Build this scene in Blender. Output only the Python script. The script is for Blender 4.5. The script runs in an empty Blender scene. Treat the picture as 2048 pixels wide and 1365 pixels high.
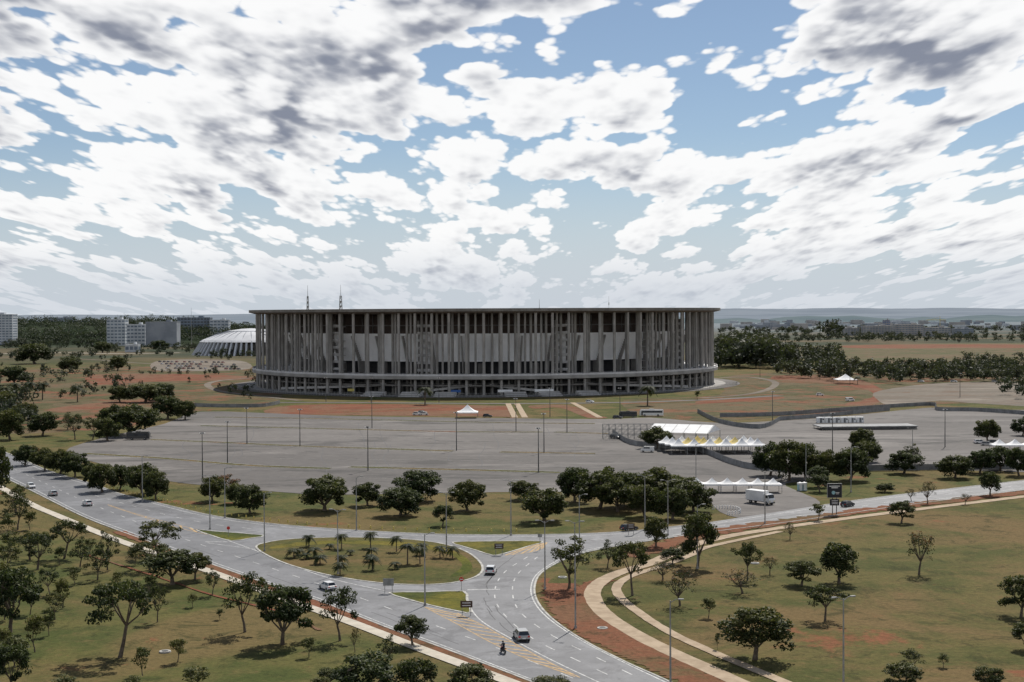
import bpy, math, random
import numpy as np
from mathutils import Vector, Matrix, geometry
random.seed(7)
scene=bpy.context.scene
scene.view_settings.view_transform='Standard'
try: scene.view_settings.look='None'
except Exception: pass
scene.view_settings.exposure=0
R=math.radians
# ------------------------------------------------------------------ camera
CH=50.0; F=2844.0
cam_d=bpy.data.cameras.new("camera"); cam=bpy.data.objects.new("camera",cam_d)
scene.collection.objects.link(cam); scene.camera=cam
cam_d.sensor_width=36; cam_d.lens=F/2048*36; cam_d.clip_start=1; cam_d.clip_end=80000
PITCH=math.atan(54.5/F)
M=(Matrix.Rotation(math.pi/2-PITCH,3,'X')@Matrix.Rotation(R(-0.28),3,'Z'))
cam.matrix_world=Matrix.Translation((0,0,CH))@M.to_4x4()
def gp(u,v,z=0.0):  # u, v are image pixel coordinates
    """image pixel cast through the camera -> point on the ground plane"""
    d=M@Vector(((u-1024)/F,-(v-682.5)/F,-1))
    k=(CH-z)/max(-d.z,1e-4)
    return Vector((d.x*k,d.y*k,z))
# ------------------------------------------------------------------ node helpers
class NT:
    def __init__(s,tree): s.t=tree; s.l=tree.links
    def new(s,typ,**k):
        n=s.t.nodes.new(typ)
        for a,b in k.items(): setattr(n,a,b)
        return n
    def put(s,sock,v):
        if hasattr(v,'node'): s.l.new(v,sock)
        else: sock.default_value=v
    def math(s,op,a,b=None,c=None,clamp=False):
        n=s.new('ShaderNodeMath',operation=op); n.use_clamp=clamp
        s.put(n.inputs[0],a)
        if b is not None: s.put(n.inputs[1],b)
        if c is not None: s.put(n.inputs[2],c)
        return n.outputs[0]
    def sm(s,x,a,b,o0=0.0,o1=1.0):
        n=s.new('ShaderNodeMapRange',interpolation_type='SMOOTHSTEP')
        s.put(n.inputs[0],x); n.inputs[1].default_value=a; n.inputs[2].default_value=b
        n.inputs[3].default_value=o0; n.inputs[4].default_value=o1
        return n.outputs[0]
    def noise(s,vec,scale,detail=4,rough=.5,dist=0.0):
        n=s.new('ShaderNodeTexNoise'); s.put(n.inputs['Vector'],vec)
        n.inputs['Scale'].default_value=scale; n.inputs['Detail'].default_value=detail
        n.inputs['Roughness'].default_value=rough; n.inputs['Distortion'].default_value=dist
        return n.outputs[0]
    def mix(s,f,a,b,bt='MIX'):
        n=s.new('ShaderNodeMix',data_type='RGBA',blend_type=bt)
        s.put(n.inputs[0],f)
        for i,c in ((6,a),(7,b)):
            if hasattr(c,'node'): s.l.new(c,n.inputs[i])
            else: n.inputs[i].default_value=(c[0],c[1],c[2],1)
        return n.outputs[2]
def newmat(name):
    m=bpy.data.materials.new(name); m.use_nodes=True
    nt=NT(m.node_tree); b=m.node_tree.nodes['Principled BSDF']
    return m,nt,b
def M2(name,c1,c2,scale=.5,rough=.8,detail=4,spec=.3,metal=0,bump=0,lo=.35,hi=.65,coord='pos'):
    m,nt,b=newmat(name)
    if coord=='pos': vec=nt.new('ShaderNodeNewGeometry').outputs['Position']
    else: vec=nt.new('ShaderNodeTexCoord').outputs['Object']
    n=nt.noise(vec,scale,detail,.6)
    nt.l.new(nt.mix(nt.sm(n,lo,hi),c1,c2),b.inputs['Base Color'])
    b.inputs['Roughness'].default_value=rough; b.inputs['Specular IOR Level'].default_value=spec
    b.inputs['Metallic'].default_value=metal
    return m
# ------------------------------------------------------------------ materials
def ground_mat(name,g1,g2,dry,soil,soil_lo,soil_hi,far=False,seed=0):
    m,nt,b=newmat(name)
    pos=nt.new('ShaderNodeNewGeometry').outputs['Position']
    mp=nt.new('ShaderNodeMapping'); nt.l.new(pos,mp.inputs[0]); mp.inputs['Location'].default_value=(seed*37,seed*91,0)
    p=mp.outputs[0]
    nb=nt.noise(p,.018,6,.65,.8); nm=nt.noise(p,.075,6,.65,.3); nf=nt.noise(p,1.1,5,.75); ns=nt.noise(p,.03,8,.7,.4)
    c=nt.mix(nt.sm(nm,.40,.60),g1,g2)
    c=nt.mix(nt.sm(nb,.44,.58),c,dry)
    c=nt.mix(nt.sm(ns,soil_lo,soil_hi),c,soil)
    sp=nt.noise(p,.30,5,.75)
    c=nt.mix(nt.math('MULTIPLY',nt.sm(sp,.54,.66),.6),c,dry)
    wd=nt.noise(p,.13,6,.8,.6)
    c=nt.mix(nt.math('MULTIPLY',nt.sm(wd,.51,.64),.65),c,tuple(q*.5 for q in g1))
    ss=nt.noise(p,.22,6,.75)
    c=nt.mix(nt.math('MULTIPLY',nt.sm(ss,.62,.70),.6),c,soil)
    c=nt.mix(1.0,c,nt.mix(nf,(.25,.25,.25),(1.65,1.65,1.65)),'MULTIPLY')
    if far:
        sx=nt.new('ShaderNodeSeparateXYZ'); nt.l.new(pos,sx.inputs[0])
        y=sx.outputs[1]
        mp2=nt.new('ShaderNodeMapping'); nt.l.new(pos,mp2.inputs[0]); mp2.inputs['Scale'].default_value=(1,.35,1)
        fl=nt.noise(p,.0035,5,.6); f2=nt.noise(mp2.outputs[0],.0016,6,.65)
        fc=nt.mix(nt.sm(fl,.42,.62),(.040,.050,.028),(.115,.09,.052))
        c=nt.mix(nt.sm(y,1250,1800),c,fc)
        hzc=nt.mix(nt.sm(f2,.42,.58),(.115,.145,.165),(.165,.19,.205))  # distance haze painted into the ground colour, stronger further out
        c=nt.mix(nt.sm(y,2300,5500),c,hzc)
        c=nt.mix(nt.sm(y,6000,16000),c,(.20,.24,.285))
    nt.l.new(c,b.inputs['Base Color'])
    b.inputs['Roughness'].default_value=.95; b.inputs['Specular IOR Level'].default_value=.1
    bp=nt.new('ShaderNodeBump'); bp.inputs['Strength'].default_value=.6; bp.inputs['Distance'].default_value=.3
    nt.l.new(nf,bp.inputs['Height']); nt.l.new(bp.outputs[0],b.inputs['Normal'])
    return m
SOIL=(.20,.082,.040)
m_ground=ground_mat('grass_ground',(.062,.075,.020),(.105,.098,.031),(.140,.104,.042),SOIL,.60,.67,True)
m_lawn2=ground_mat('dry_lawn',(.070,.074,.021),(.112,.096,.032),(.145,.100,.042),SOIL,.60,.67,False,3)
m_verge=ground_mat('dusty_verge',(.09,.078,.032),(.13,.09,.042),(.17,.088,.048),(.185,.078,.042),.42,.54,False,13)
m_soil=ground_mat('red_soil',(.17,.060,.034),(.21,.080,.044),(.18,.10,.06),(.11,.095,.04),.56,.66,False,5)
m_mixed=ground_mat('scrub_ground',(.060,.066,.025),(.10,.09,.04),(.13,.10,.056),(.19,.082,.045),.50,.60,False,8)
m_field=ground_mat('field_grass',(.080,.085,.035),(.115,.105,.05),(.14,.105,.06),(.17,.09,.055),.54,.66,False,9)
m_flower=ground_mat('island_planting',(.06,.075,.012),(.13,.125,.018),(.16,.13,.025),(.05,.065,.018),.45,.6,False,4)
def asphalt(name,a,bc,stain,rough=.75,spec=.35,sc=.02,stretch=.35):
    m,nt,b=newmat(name)
    p=nt.new('ShaderNodeNewGeometry').outputs['Position']
    mp=nt.new('ShaderNodeMapping'); nt.l.new(p,mp.inputs[0]); mp.inputs['Scale'].default_value=(stretch,1,1)
    n1=nt.noise(mp.outputs[0],sc,6,.65,.3); n2=nt.noise(p,.3,6,.7); n3=nt.noise(p,3.0,3,.6); n4=nt.noise(mp.outputs[0],sc*4,6,.72,1.2)
    n5=nt.noise(mp.outputs[0],sc*1.7,7,.75,.8)
    c=nt.mix(nt.sm(n1,.42,.58),a,bc)
    c=nt.mix(nt.sm(n4,.52,.64),c,stain)
    c=nt.mix(nt.math('MULTIPLY',nt.sm(n5,.53,.64),.75),c,tuple(q*1.4 for q in bc))
    c=nt.mix(1.0,c,nt.mix(n2,(.6,.6,.6),(1.36,1.36,1.36)),'MULTIPLY')
    c=nt.mix(1.0,c,nt.mix(n3,(.8,.8,.8),(1.2,1.2,1.2)),'MULTIPLY')
    nt.l.new(c,b.inputs['Base Color'])
    b.inputs['Roughness'].default_value=rough; b.inputs['Specular IOR Level'].default_value=spec
    return m
m_park=asphalt('old_asphalt',(.112,.103,.096),(.150,.138,.128),(.072,.067,.063),.85,.2,.012)
m_road=asphalt('road_asphalt',(.125,.126,.131),(.155,.156,.162),(.10,.10,.105),.6,.35,.03,1)
m_gravel=asphalt('gravel',(.15,.130,.105),(.19,.165,.135),(.15,.10,.07),.95,.1,.02)
m_tar=M2('tar_seal',(.05,.05,.052),(.08,.08,.082),.5,.7)
m_path=M2('cream_paving',(.30,.225,.15),(.40,.31,.215),.4,.9)
m_side=M2('sidewalk_concrete',(.42,.38,.31),(.52,.47,.39),.5,.9)
m_kerb=M2('kerb_concrete',(.28,.27,.25),(.48,.47,.43),.6,.9)
m_white=M2('white_road_paint',(.32,.32,.31),(.60,.60,.58),1.2,.7)
m_yellow=M2('yellow_road_paint',(.30,.20,.09),(.50,.33,.15),1.2,.7)
m_conc=M2('stadium_concrete',(.24,.23,.215),(.34,.325,.305),.12,.85)
m_concd=M2('dark_concrete',(.15,.142,.132),(.21,.20,.19),.15,.85)  # darker concrete tone for slab underside, ribs and set-back walls
m_concl=M2('light_concrete',(.46,.45,.44),(.56,.55,.54),.12,.85)
m_bowl=M2('bowl_precast',(.80,.80,.80),(.88,.88,.88),.08,.85)
m_roofe=M2('roof_concrete',(.15,.14,.125),(.21,.195,.175),.2,.85)
m_under=M2('roof_soffit',(.16,.13,.115),(.21,.18,.16),.2,.9)
m_inner=M2('gap_shade_brown',(.07,.052,.043),(.12,.092,.078),.15,.9)  # brown of the shaded roof underside, put into the colour
m_seat=M2('red_seats',(.10,.035,.025),(.15,.055,.04),.5,.7)
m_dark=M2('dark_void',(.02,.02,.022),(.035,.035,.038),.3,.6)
m_glass=M2('dark_glass',(.02,.025,.03),(.04,.05,.06),.5,.12,spec=.6)
m_membr=M2('roof_membrane',(.3,.3,.28),(.36,.36,.34),.05,.7)
m_metal=M2('galvanised_steel',(.20,.20,.19),(.30,.30,.29),.8,.55,spec=.5)
m_metald=M2('dark_steel',(.06,.06,.06),(.10,.10,.095),.8,.6)
m_fence=M2('fence_sheet',(.14,.145,.15),(.22,.225,.23),.3,.6)
m_canvas=M2('white_canvas',(.72,.72,.72),(.82,.82,.81),.3,.8)
m_canvasy=M2('yellow_canvas',(.60,.47,.16),(.70,.56,.22),.3,.8)
m_wpaint=M2('white_paint',(.68,.68,.67),(.80,.80,.79),.5,.5)
m_tire=M2('tyre_rubber',(.015,.015,.015),(.03,.03,.03),2,.9)
m_red=M2('red_plastic',(.45,.03,.02),(.55,.04,.03),2,.4)
m_blue=M2('blue_panel',(.03,.09,.28),(.04,.12,.34),1,.5)
m_brown=M2('brown_sign',(.06,.035,.025),(.08,.05,.035),1,.6)
m_black=M2('black_panel',(.012,.014,.02),(.02,.022,.03),1,.5)
m_cloth=M2('dark_clothing',(.02,.022,.03),(.035,.035,.045),5,.9)
m_ylw=M2('yellow_post_paint',(.50,.40,.10),(.6,.5,.15),2,.7)
m_teal=M2('pale_blue_plastic',(.25,.45,.50),(.3,.5,.55),2,.5)
m_bark=M2('bark',(.075,.06,.045),(.13,.105,.08),1.5,.95)
m_hill=M2('hazy_hill',(.17,.20,.235),(.205,.235,.27),.0012,1,spec=0,lo=.42,hi=.58)  # blue distance haze put into the base colour
m_hillg=M2('wooded_hill',(.030,.040,.026),(.045,.055,.036),.01,1,spec=0)
m_bw=M2('white_render',(.44,.46,.48),(.54,.56,.58),.05,.8)
m_bwd=M2('white_dome_paint',(.48,.49,.51),(.58,.59,.61),.05,.8)
m_bg=M2('grey_render',(.22,.24,.27),(.29,.31,.34),.05,.8)
m_bb=M2('beige_render',(.30,.29,.28),(.40,.38,.36),.05,.8)
m_bglass=M2('blue_glass',(.12,.15,.19),(.17,.21,.26),.1,.3)
def paint(name,c):
    m,nt,b=newmat(name)
    n=nt.noise(nt.new('ShaderNodeTexCoord').outputs['Object'],3,3,.5)
    nt.l.new(nt.mix(n,tuple(x*.85 for x in c),c),b.inputs['Base Color'])
    b.inputs['Roughness'].default_value=.3; b.inputs['Coat Weight'].default_value=.5; b.inputs['Metallic'].default_value=.1
    return m
paints={'white':paint('white_car_paint',(.75,.75,.74)),'silver':paint('silver_car_paint',(.40,.40,.39)),'dark':paint('dark_car_paint',(.03,.032,.035)),
 'red':paint('red_car_paint',(.30,.03,.02)),'grey':paint('grey_car_paint',(.14,.15,.16))}
def leafmat(name,c1,c2):
    m,nt,b=newmat(name)
    tc=nt.new('ShaderNodeTexCoord').outputs['Object']
    oi=nt.new('ShaderNodeObjectInfo').outputs['Random']
    n=nt.noise(tc,.8,2,.6)
    c=nt.mix(nt.sm(n,.3,.7),c1,c2)
    c=nt.mix(1.0,c,nt.mix(oi,(.72,.8,.78),(1.35,1.17,1.0)),'MULTIPLY')
    nt.l.new(c,b.inputs['Base Color'])
    b.inputs['Roughness'].default_value=.65; b.inputs['Specular IOR Level'].default_value=.2
    tr=nt.new('ShaderNodeBsdfTranslucent'); nt.l.new(nt.mix(1.0,c,(1.1,1.3,.6),'MULTIPLY'),tr.inputs[0])
    ms=nt.new('ShaderNodeMixShader'); ms.inputs[0].default_value=.22
    out=m.node_tree.nodes['Material Output']
    nt.l.new(b.outputs[0],ms.inputs[1]); nt.l.new(tr.outputs[0],ms.inputs[2]); nt.l.new(ms.outputs[0],out.inputs[0])
    return m
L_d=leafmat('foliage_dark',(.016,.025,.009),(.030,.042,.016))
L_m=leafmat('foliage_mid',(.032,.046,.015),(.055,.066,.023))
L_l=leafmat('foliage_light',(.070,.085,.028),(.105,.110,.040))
L_o=leafmat('foliage_olive',(.085,.095,.03),(.13,.13,.05))
L_br=leafmat('foliage_rust',(.13,.06,.03),(.19,.09,.04))
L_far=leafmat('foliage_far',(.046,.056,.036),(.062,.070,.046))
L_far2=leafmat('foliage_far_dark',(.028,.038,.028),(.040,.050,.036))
# ------------------------------------------------------------------ mesh builder
class MB:
    def __init__(s): s.v=[]; s.f=[]; s.m=[]; s.mats=[]
    def mi(s,mat):
        if mat not in s.mats: s.mats.append(mat)
        return s.mats.index(mat)
    def face(s,pts,mat):
        b=len(s.v); s.v.extend([tuple(p) for p in pts]); s.f.append(tuple(range(b,b+len(pts)))); s.m.append(s.mi(mat))
    def box(s,c,sz,mat,rz=0.0,mtx=None):
        b=len(s.v); hx,hy,hz=sz[0]/2,sz[1]/2,sz[2]/2; cs,sn=math.cos(rz),math.sin(rz)
        for dz in(-hz,hz):
            for dx,dy in((-hx,-hy),(hx,-hy),(hx,hy),(-hx,hy)):
                s.v.append((c[0]+dx*cs-dy*sn,c[1]+dx*sn+dy*cs,c[2]+dz))
        k=s.mi(mat)
        for q in((3,2,1,0),(4,5,6,7),(0,1,5,4),(1,2,6,5),(2,3,7,6),(3,0,4,7)):
            s.f.append(tuple(b+i for i in q)); s.m.append(k)
    def cyl(s,p0,p1,r0,r1,mat,n=8,caps=True):
        p0=Vector(p0); p1=Vector(p1); d=(p1-p0)
        if d.length<1e-5: return
        d.normalize(); a=Vector((0,0,1)) if abs(d.z)<.9 else Vector((1,0,0))
        x=d.cross(a).normalized(); y=d.cross(x)
        b=len(s.v); k=s.mi(mat)
        for p,r in((p0,r0),(p1,r1)):
            for i in range(n):
                t=2*math.pi*i/n; q=p+x*(r*math.cos(t))+y*(r*math.sin(t)); s.v.append(tuple(q))
        for i in range(n):
            j=(i+1)%n; s.f.append((b+i,b+n+i,b+n+j,b+j)); s.m.append(k)
        if caps:
            s.f.append(tuple(b+i for i in range(n))); s.m.append(k)
            s.f.append(tuple(b+n+i for i in reversed(range(n)))); s.m.append(k)
    def lathe(s,prof,mat,n=128,c=(0,0),a0=0,a1=2*math.pi,mats=None):
        full=abs(a1-a0-2*math.pi)<1e-6; cols=n if full else n+1
        b=len(s.v)
        for i in range(cols):
            t=a0+(a1-a0)*i/n
            for r,z in prof: s.v.append((c[0]+r*math.cos(t),c[1]+r*math.sin(t),z))
        m=len(prof)
        for i in range(n):
            j=(i+1)%cols
            for q in range(m-1):
                s.f.append((b+i*m+q,b+j*m+q,b+j*m+q+1,b+i*m+q+1)); s.m.append(s.mi(mats[q] if mats else mat))
    def quads(s,V,mat_idx_arr,mats):
        base=len(s.v); ks=[s.mi(m) for m in mats]
        s.v.extend(map(tuple,V.tolist())); n=len(V)//4
        s.f.extend([(base+4*i,base+4*i+1,base+4*i+2,base+4*i+3) for i in range(n)])
        s.m.extend([ks[j] for j in mat_idx_arr])
    def mesh(s,name,smooth=False):
        me=bpy.data.meshes.new(name); me.from_pydata(s.v,[],s.f)
        for m in s.mats: me.materials.append(m)
        me.polygons.foreach_set('material_index',s.m)
        if smooth: me.polygons.foreach_set('use_smooth',[True]*len(s.f))
        me.update(); return me
    def obj(s,name,loc=(0,0,0),parent=None,rz=0,smooth=False):
        o=bpy.data.objects.new(name,s.mesh(name,smooth)); o.location=loc; o.rotation_euler=(0,0,rz)
        scene.collection.objects.link(o)
        if parent: o.parent=parent
        return o
def empty(name,loc=(0,0,0),rz=0):
    o=bpy.data.objects.new(name,None); o.location=loc; o.rotation_euler=(0,0,rz); scene.collection.objects.link(o); return o
def link(name,me,loc,rz=0,sc=(1,1,1)):
    o=bpy.data.objects.new(name,me); o.location=loc; o.rotation_euler=(0,0,rz); o.scale=sc; scene.collection.objects.link(o); return o
# splines
def smooth(pts,n=5,closed=False):
    P=[Vector(p) for p in pts]; out=[]; N=len(P)
    rng=range(N) if closed else range(N-1)
    for i in rng:
        if closed: a,b,c,d=P[(i-1)%N],P[i],P[(i+1)%N],P[(i+2)%N]
        else: a=P[max(i-1,0)];b=P[i];c=P[i+1];d=P[min(i+2,N-1)]
        for k in range(n):
            t=k/n
            out.append(.5*((2*b)+(c-a)*t+(2*a-5*b+4*c-d)*t*t+(3*b-a-3*c+d)*t**3))
    if not closed: out.append(P[-1])
    return out
def G(px): return [gp(u,v) for u,v in px]
ZC=[.02]
def nz():
    ZC[0]+=.004; return ZC[0]
def sheet(name,px,mat,n=4,z=None,sm=True):
    pts=G(px)
    if sm: pts=smooth(pts,n,True)
    z=nz() if z is None else z
    pts=[Vector((p.x,p.y,z)) for p in pts]
    tris=geometry.tessellate_polygon([pts])
    me=bpy.data.meshes.new(name)
    fs=[]
    for t in tris:
        a,b,c=[pts[i] for i in t]
        if (b-a).cross(c-a).z<0: t=(t[0],t[2],t[1])
        fs.append(tuple(t))
    me.from_pydata([tuple(p) for p in pts],[],fs); me.materials.append(mat); me.update()
    return link(name,me,(0,0,0))
def rib(mb,pts,w,z,mat,h=0.0,closed=False,wv=0):
    N=len(pts); L=[];Rr=[]
    for i in range(N):
        if closed: d=pts[(i+1)%N]-pts[i-1]
        else: d=pts[min(i+1,N-1)]-pts[max(i-1,0)]
        d=Vector((d.x,d.y,0))
        if d.length<1e-6: d=Vector((1,0,0))
        d.normalize(); nn=Vector((-d.y,d.x,0))
        L.append(pts[i]+nn*(w/2*(1+wv*random.uniform(-1,1)))); Rr.append(pts[i]-nn*(w/2*(1+wv*random.uniform(-1,1))))
    for i in range(N if closed else N-1):
        j=(i+1)%N
        a,b,c,d=Rr[i],Rr[j],L[j],L[i]
        zz=z+h
        mb.face([(a.x,a.y,zz),(b.x,b.y,zz),(c.x,c.y,zz),(d.x,d.y,zz)],mat)
        if h>0:
            mb.face([(a.x,a.y,0),(b.x,b.y,0),(b.x,b.y,zz),(a.x,a.y,zz)],mat)
            mb.face([(c.x,c.y,0),(d.x,d.y,0),(d.x,d.y,zz),(c.x,c.y,zz)],mat)
def dashes(mb,pts,w,z,mat,on,off):
    acc=0;state=True;cur=[pts[0]]
    for i in range(len(pts)-1):
        a,b=pts[i],pts[i+1]; L=(b-a).length; s=0
        while s<L:
            need=(on if state else off)-acc
            if s+need<=L:
                s+=need; p=a.lerp(b,s/L)
                if state: cur.append(p); rib(mb,cur,w,z,mat)
                cur=[p]; state=not state; acc=0
            else:
                acc+=L-s; s=L
                if state: cur.append(b)
# ------------------------------------------------------------------ ground
mb=MB()
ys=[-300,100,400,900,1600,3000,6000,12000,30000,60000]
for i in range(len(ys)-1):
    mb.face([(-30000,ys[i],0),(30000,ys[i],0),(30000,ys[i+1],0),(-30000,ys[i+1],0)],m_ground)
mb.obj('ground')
sheet('lawn',[(1085,1235),(1130,1140),(1400,1085),(1700,1040),(2200,990),(2500,1250),(2200,1600),(1500,1600),(1300,1370),(1150,1275)],m_lawn2)
sheet('scrub_field',[(-100,760),(150,735),(520,735),(560,800),(400,822),(200,860),(-100,850)],m_mixed)
sheet('scrub_field',[(1300,838),(1250,800),(1440,790),(1450,755),(1600,745),(2150,745),(2150,800),(1880,808),(1560,835),(1440,842)],m_mixed)
sheet('open_field',[(1560,700),(1700,690),(2150,688),(2150,735),(1900,732),(1600,722)],m_field)
sheet('red_soil_strip',[(1690,692),(1850,689),(2150,690),(2150,696),(1900,697),(1720,697)],m_soil)
sheet('red_soil_strip',[(180,752),(300,748),(480,752),(500,760),(300,764),(190,770)],m_soil)
sheet('red_soil_strip',[(100,818),(200,806),(300,800),(300,808),(200,818),(120,824)],m_soil)
sheet('red_soil_strip',[(530,826),(590,811),(800,809),(1000,812),(1015,812),(1020,836),(1000,834),(700,831)],m_soil)
sheet('red_soil_strip',[(1560,752),(1700,756),(1765,780),(1770,800),(1730,812),(1690,808),(1745,795),(1728,778),(1640,766),(1550,760)],m_soil)
sheet('red_soil_strip',[(1060,812),(1135,811),(1190,830),(1215,836),(1175,836),(1120,816),(1070,818)],m_soil)
sheet('grass_verge',[(385,812),(470,808),(540,812),(520,822),(400,820)],m_ground)
sheet('red_soil_strip',[(1400,802),(1480,797),(1560,794),(1560,799),(1480,804),(1400,808)],m_soil)
sheet('parking_lot',[(130,905),(200,878),(330,848),(400,824),(560,828),(700,833),(1000,837),(1210,839),(1300,836),(1430,846),(1545,843),(1700,832),(1860,816),(1950,820),(2150,828),(2150,932),(1800,936),(1650,940),(1640,960),(1570,968),(1600,985),(1640,1005),(1610,1030),(1500,1038),(1440,1025),(1400,990),(1300,985),(1000,985),(700,990),(600,988),(450,975),(330,962),(230,935)],m_park,3)
sheet('gravel_lot',[(1760,782),(1900,766),(2150,768),(2150,812),(1960,808),(1880,802),(1790,812),(1755,800)],m_gravel)
sheet('gravel_lot',[(310,724),(380,719),(480,722),(500,738),(400,743),(310,741)],m_gravel)
for px in ([(300,880),(450,886),(600,893),(905,903)],[(1000,905),(1190,908)],[(170,908),(330,918),(500,932),(660,938)],[(700,935),(900,940),(1120,946)],
           [(400,852),(640,858),(900,864),(1085,865)],[(430,835),(640,838),(1000,846),(1190,848)],[(1110,865),(1215,868)]):
    mb=MB(); p=smooth(G(px),6)
    w=3.6
    rib(mb,p,w,.0,m_lawn2,.10,wv=.15); rib(mb,[q+Vector((0,-w/2-.4,0)) for q in p],.3,0,m_kerb,.16)
    rib(mb,[q+Vector((0,w/2+.4,0)) for q in p],.3,0,m_kerb,.16)
    mb.obj('planting_strip')
mb=MB(); tz=nz(); rq=random.Random(21)
for k in range(34):
    u=rq.uniform(300,1150); v=rq.uniform(842,975); L=rq.uniform(80,300); n=8
    rib(mb,smooth(G([(u+L*i/n,v+i*.5+rq.uniform(-.8,.8)) for i in range(n)]),3),.3,tz,m_tar)
for k in range(16):
    u=rq.uniform(350,1150); v0=rq.uniform(845,900)
    rib(mb,smooth(G([(u+i*rq.uniform(-8,8),v0+i*14) for i in range(5)]),3),.22,tz+.004,m_tar)
mb.obj('tar_seals')
mb=MB(); tz2=nz()+.008
for v,u0,u1 in((872,420,1080),(895,420,900),(918,560,1100),(955,560,1100),(846,560,1000)):
    dashes(mb,G([(u0,v),(u1,v+6)]),.18,tz2,m_kerb,5,3)
mb.obj('parking_markings')
# roads
near=[(-120,900),(-60,925),(30,966),(100,1001),(180,1040),(320,1092),(500,1157),(640,1204),(770,1255),(900,1303),(1080,1372),(1200,1425)]
rightk=[(1460,1430),(1345,1368),(1250,1325),(1160,1278),(1100,1235),(1073,1200),(1070,1170),(1085,1145),(1130,1120),(1180,1104),(1260,1089),(1400,1068),(1600,1042),(1800,1013),(2150,968)]
fark=[(2150,950),(1800,990),(1640,1012),(1400,1048),(1250,1064),(1100,1070),(900,1070),(720,1062),(560,1050),(430,1033),(330,1010),(240,988),(190,970),(100,943),(30,913),(-60,878),(-120,860)]
P=smooth(G(near),5)+smooth(G(rightk),5)+smooth(G(fark),5)
z=nz()
pts=[Vector((p.x,p.y,z)) for p in P]
me=bpy.data.meshes.new('road'); tr=geometry.tessellate_polygon([pts])
fs=[]
for t in tr:
    a,b,c=[pts[i] for i in t]
    fs.append(t if (b-a).cross(c-a).z>0 else (t[0],t[2],t[1]))
me.from_pydata([tuple(p) for p in pts],[],fs); me.materials.append(m_road); link('road',me,(0,0,0))
ROADZ=z
mb=MB()
rib(mb,smooth(G(near),5),.35,0,m_kerb,.15); rib(mb,smooth(G(rightk[:]),5),.35,0,m_kerb,.15)
rib(mb,smooth(G(fark[3:]),5),.35,0,m_kerb,.15); rib(mb,smooth(G(fark[:3]),5),.35,0,m_kerb,.15)
mb.obj('kerb')
mb=MB(); rib(mb,[q+Vector((3.9,1.0,0)) for q in smooth(G([(1400,1400),(1345,1366),(1250,1325),(1160,1278),(1100,1235),(1078,1200),(1080,1170)]),30)],6.0,nz(),m_verge,wv=.25); mb.obj('soil_verge')
mb=MB(); rib(mb,[q+Vector((0,-1.5,0)) for q in smooth(G([(240,1062),(500,1160),(640,1207),(770,1258),(900,1306),(1080,1375)]),24)],2.6,nz(),m_verge,wv=.3); mb.obj('soil_verge')
mb=MB(); rib(mb,smooth(G([(2100,980),(1850,1008),(1700,1026),(1500,1054),(1400,1072),(1320,1095),(1260,1115)]),24),6,nz(),m_verge,wv=.4); mb.obj('soil_verge')
mb=MB(); rib(mb,[q+Vector((-2.6,0,0)) for q in smooth(G([(1240,1160),(1200,1180),(1205,1225),(1265,1266),(1335,1302),(1430,1345)]),24)],4.0,nz(),m_verge,wv=.3); mb.obj('soil_verge')
def island(name,px,mat,n=6):
    p=smooth(G(px),n,True)
    sheet(name,px,mat,n,z=.13)
    mb=MB(); rib(mb,p,.45,0,m_kerb,.17,closed=True); mb.obj(name+'_kerb')
isl=[(513,1097),(535,1086),(590,1079),(690,1076),(800,1079),(880,1088),(935,1106),(964,1132),(955,1153),(905,1167),(830,1171),(740,1165),(640,1148),(560,1124)]
island('roundabout_island',isl,m_lawn2)
sheet('island_planting_bed',[(545,1099),(560,1090),(650,1083),(780,1084),(870,1093),(925,1112),(945,1135),(930,1150),(900,1155),(925,1132),(890,1108),(800,1094),(650,1090)],m_flower,4,z=.15)
island('traffic_island',[(905,1086),(980,1084),(1085,1084),(1060,1093),(1010,1108),(985,1112),(955,1103),(925,1094)],m_flower,2)
island('traffic_island',[(392,1061),(430,1064),(528,1072),(500,1078),(462,1083),(425,1073)],m_flower,2)
island('traffic_island',[(778,1187),(850,1186),(926,1184),(934,1200),(942,1226),(915,1224),(860,1212),(815,1200)],m_flower,2)
# markings
mb=MB(); mz=ROADZ+.008
def line(px,mat=m_white,w=.22): rib(mb,smooth(G(px),6),w,mz,mat)
def dash(px,on=3,off=6,mat=m_white,w=.2): dashes(mb,smooth(G(px),8),w,mz,mat,on,off)
def shift(px,dx,dy): return [(a+dx,b+dy) for a,b in px]
line(shift(near[1:-1],3,-4)); 
line([(30,917),(100,947),(190,974),(330,1014),(430,1037),(560,1054),(720,1066),(900,1074),(1100,1074),(1250,1068),(1400,1052),(1640,1016),(1800,994),(2100,958)])
line([(1335,1368),(1245,1325),(1155,1278),(1093,1235),(1066,1200),(1063,1170),(1079,1145),(1124,1118),(1178,1101),(1260,1085),(1400,1064),(1600,1038),(1800,1010),(2100,970)])
dash([(30,940),(100,972),(180,1008),(320,1062),(520,1130),(700,1190),(850,1245),(1000,1300),(1180,1372)])
dash([(190,992),(330,1030),(430,1050),(560,1064)],3,6)
dash([(1100,1082),(1250,1077),(1400,1058),(1640,1027),(1800,1002),(2100,964)],3,6)
dash([(1055,1115),(1010,1145),(990,1180),(1000,1220),(1060,1275),(1160,1325),(1290,1385)],3,5)
dash([(1075,1115),(1035,1150),(1025,1185),(1040,1225),(1100,1270),(1200,1320),(1320,1378)],3,5)
line([(930,1184),(940,1215),(965,1245),(1030,1283),(1110,1325),(1210,1372)],m_white,.22)
line([(935,1181),(1000,1180)],m_white,.4)
line([(415,1087),(512,1100)],m_white,.2); line([(410,1085),(455,1085)],m_white,.4)
line([(380,1056),(500,1098),(640,1152),(770,1183)],m_white,.2)
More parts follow.
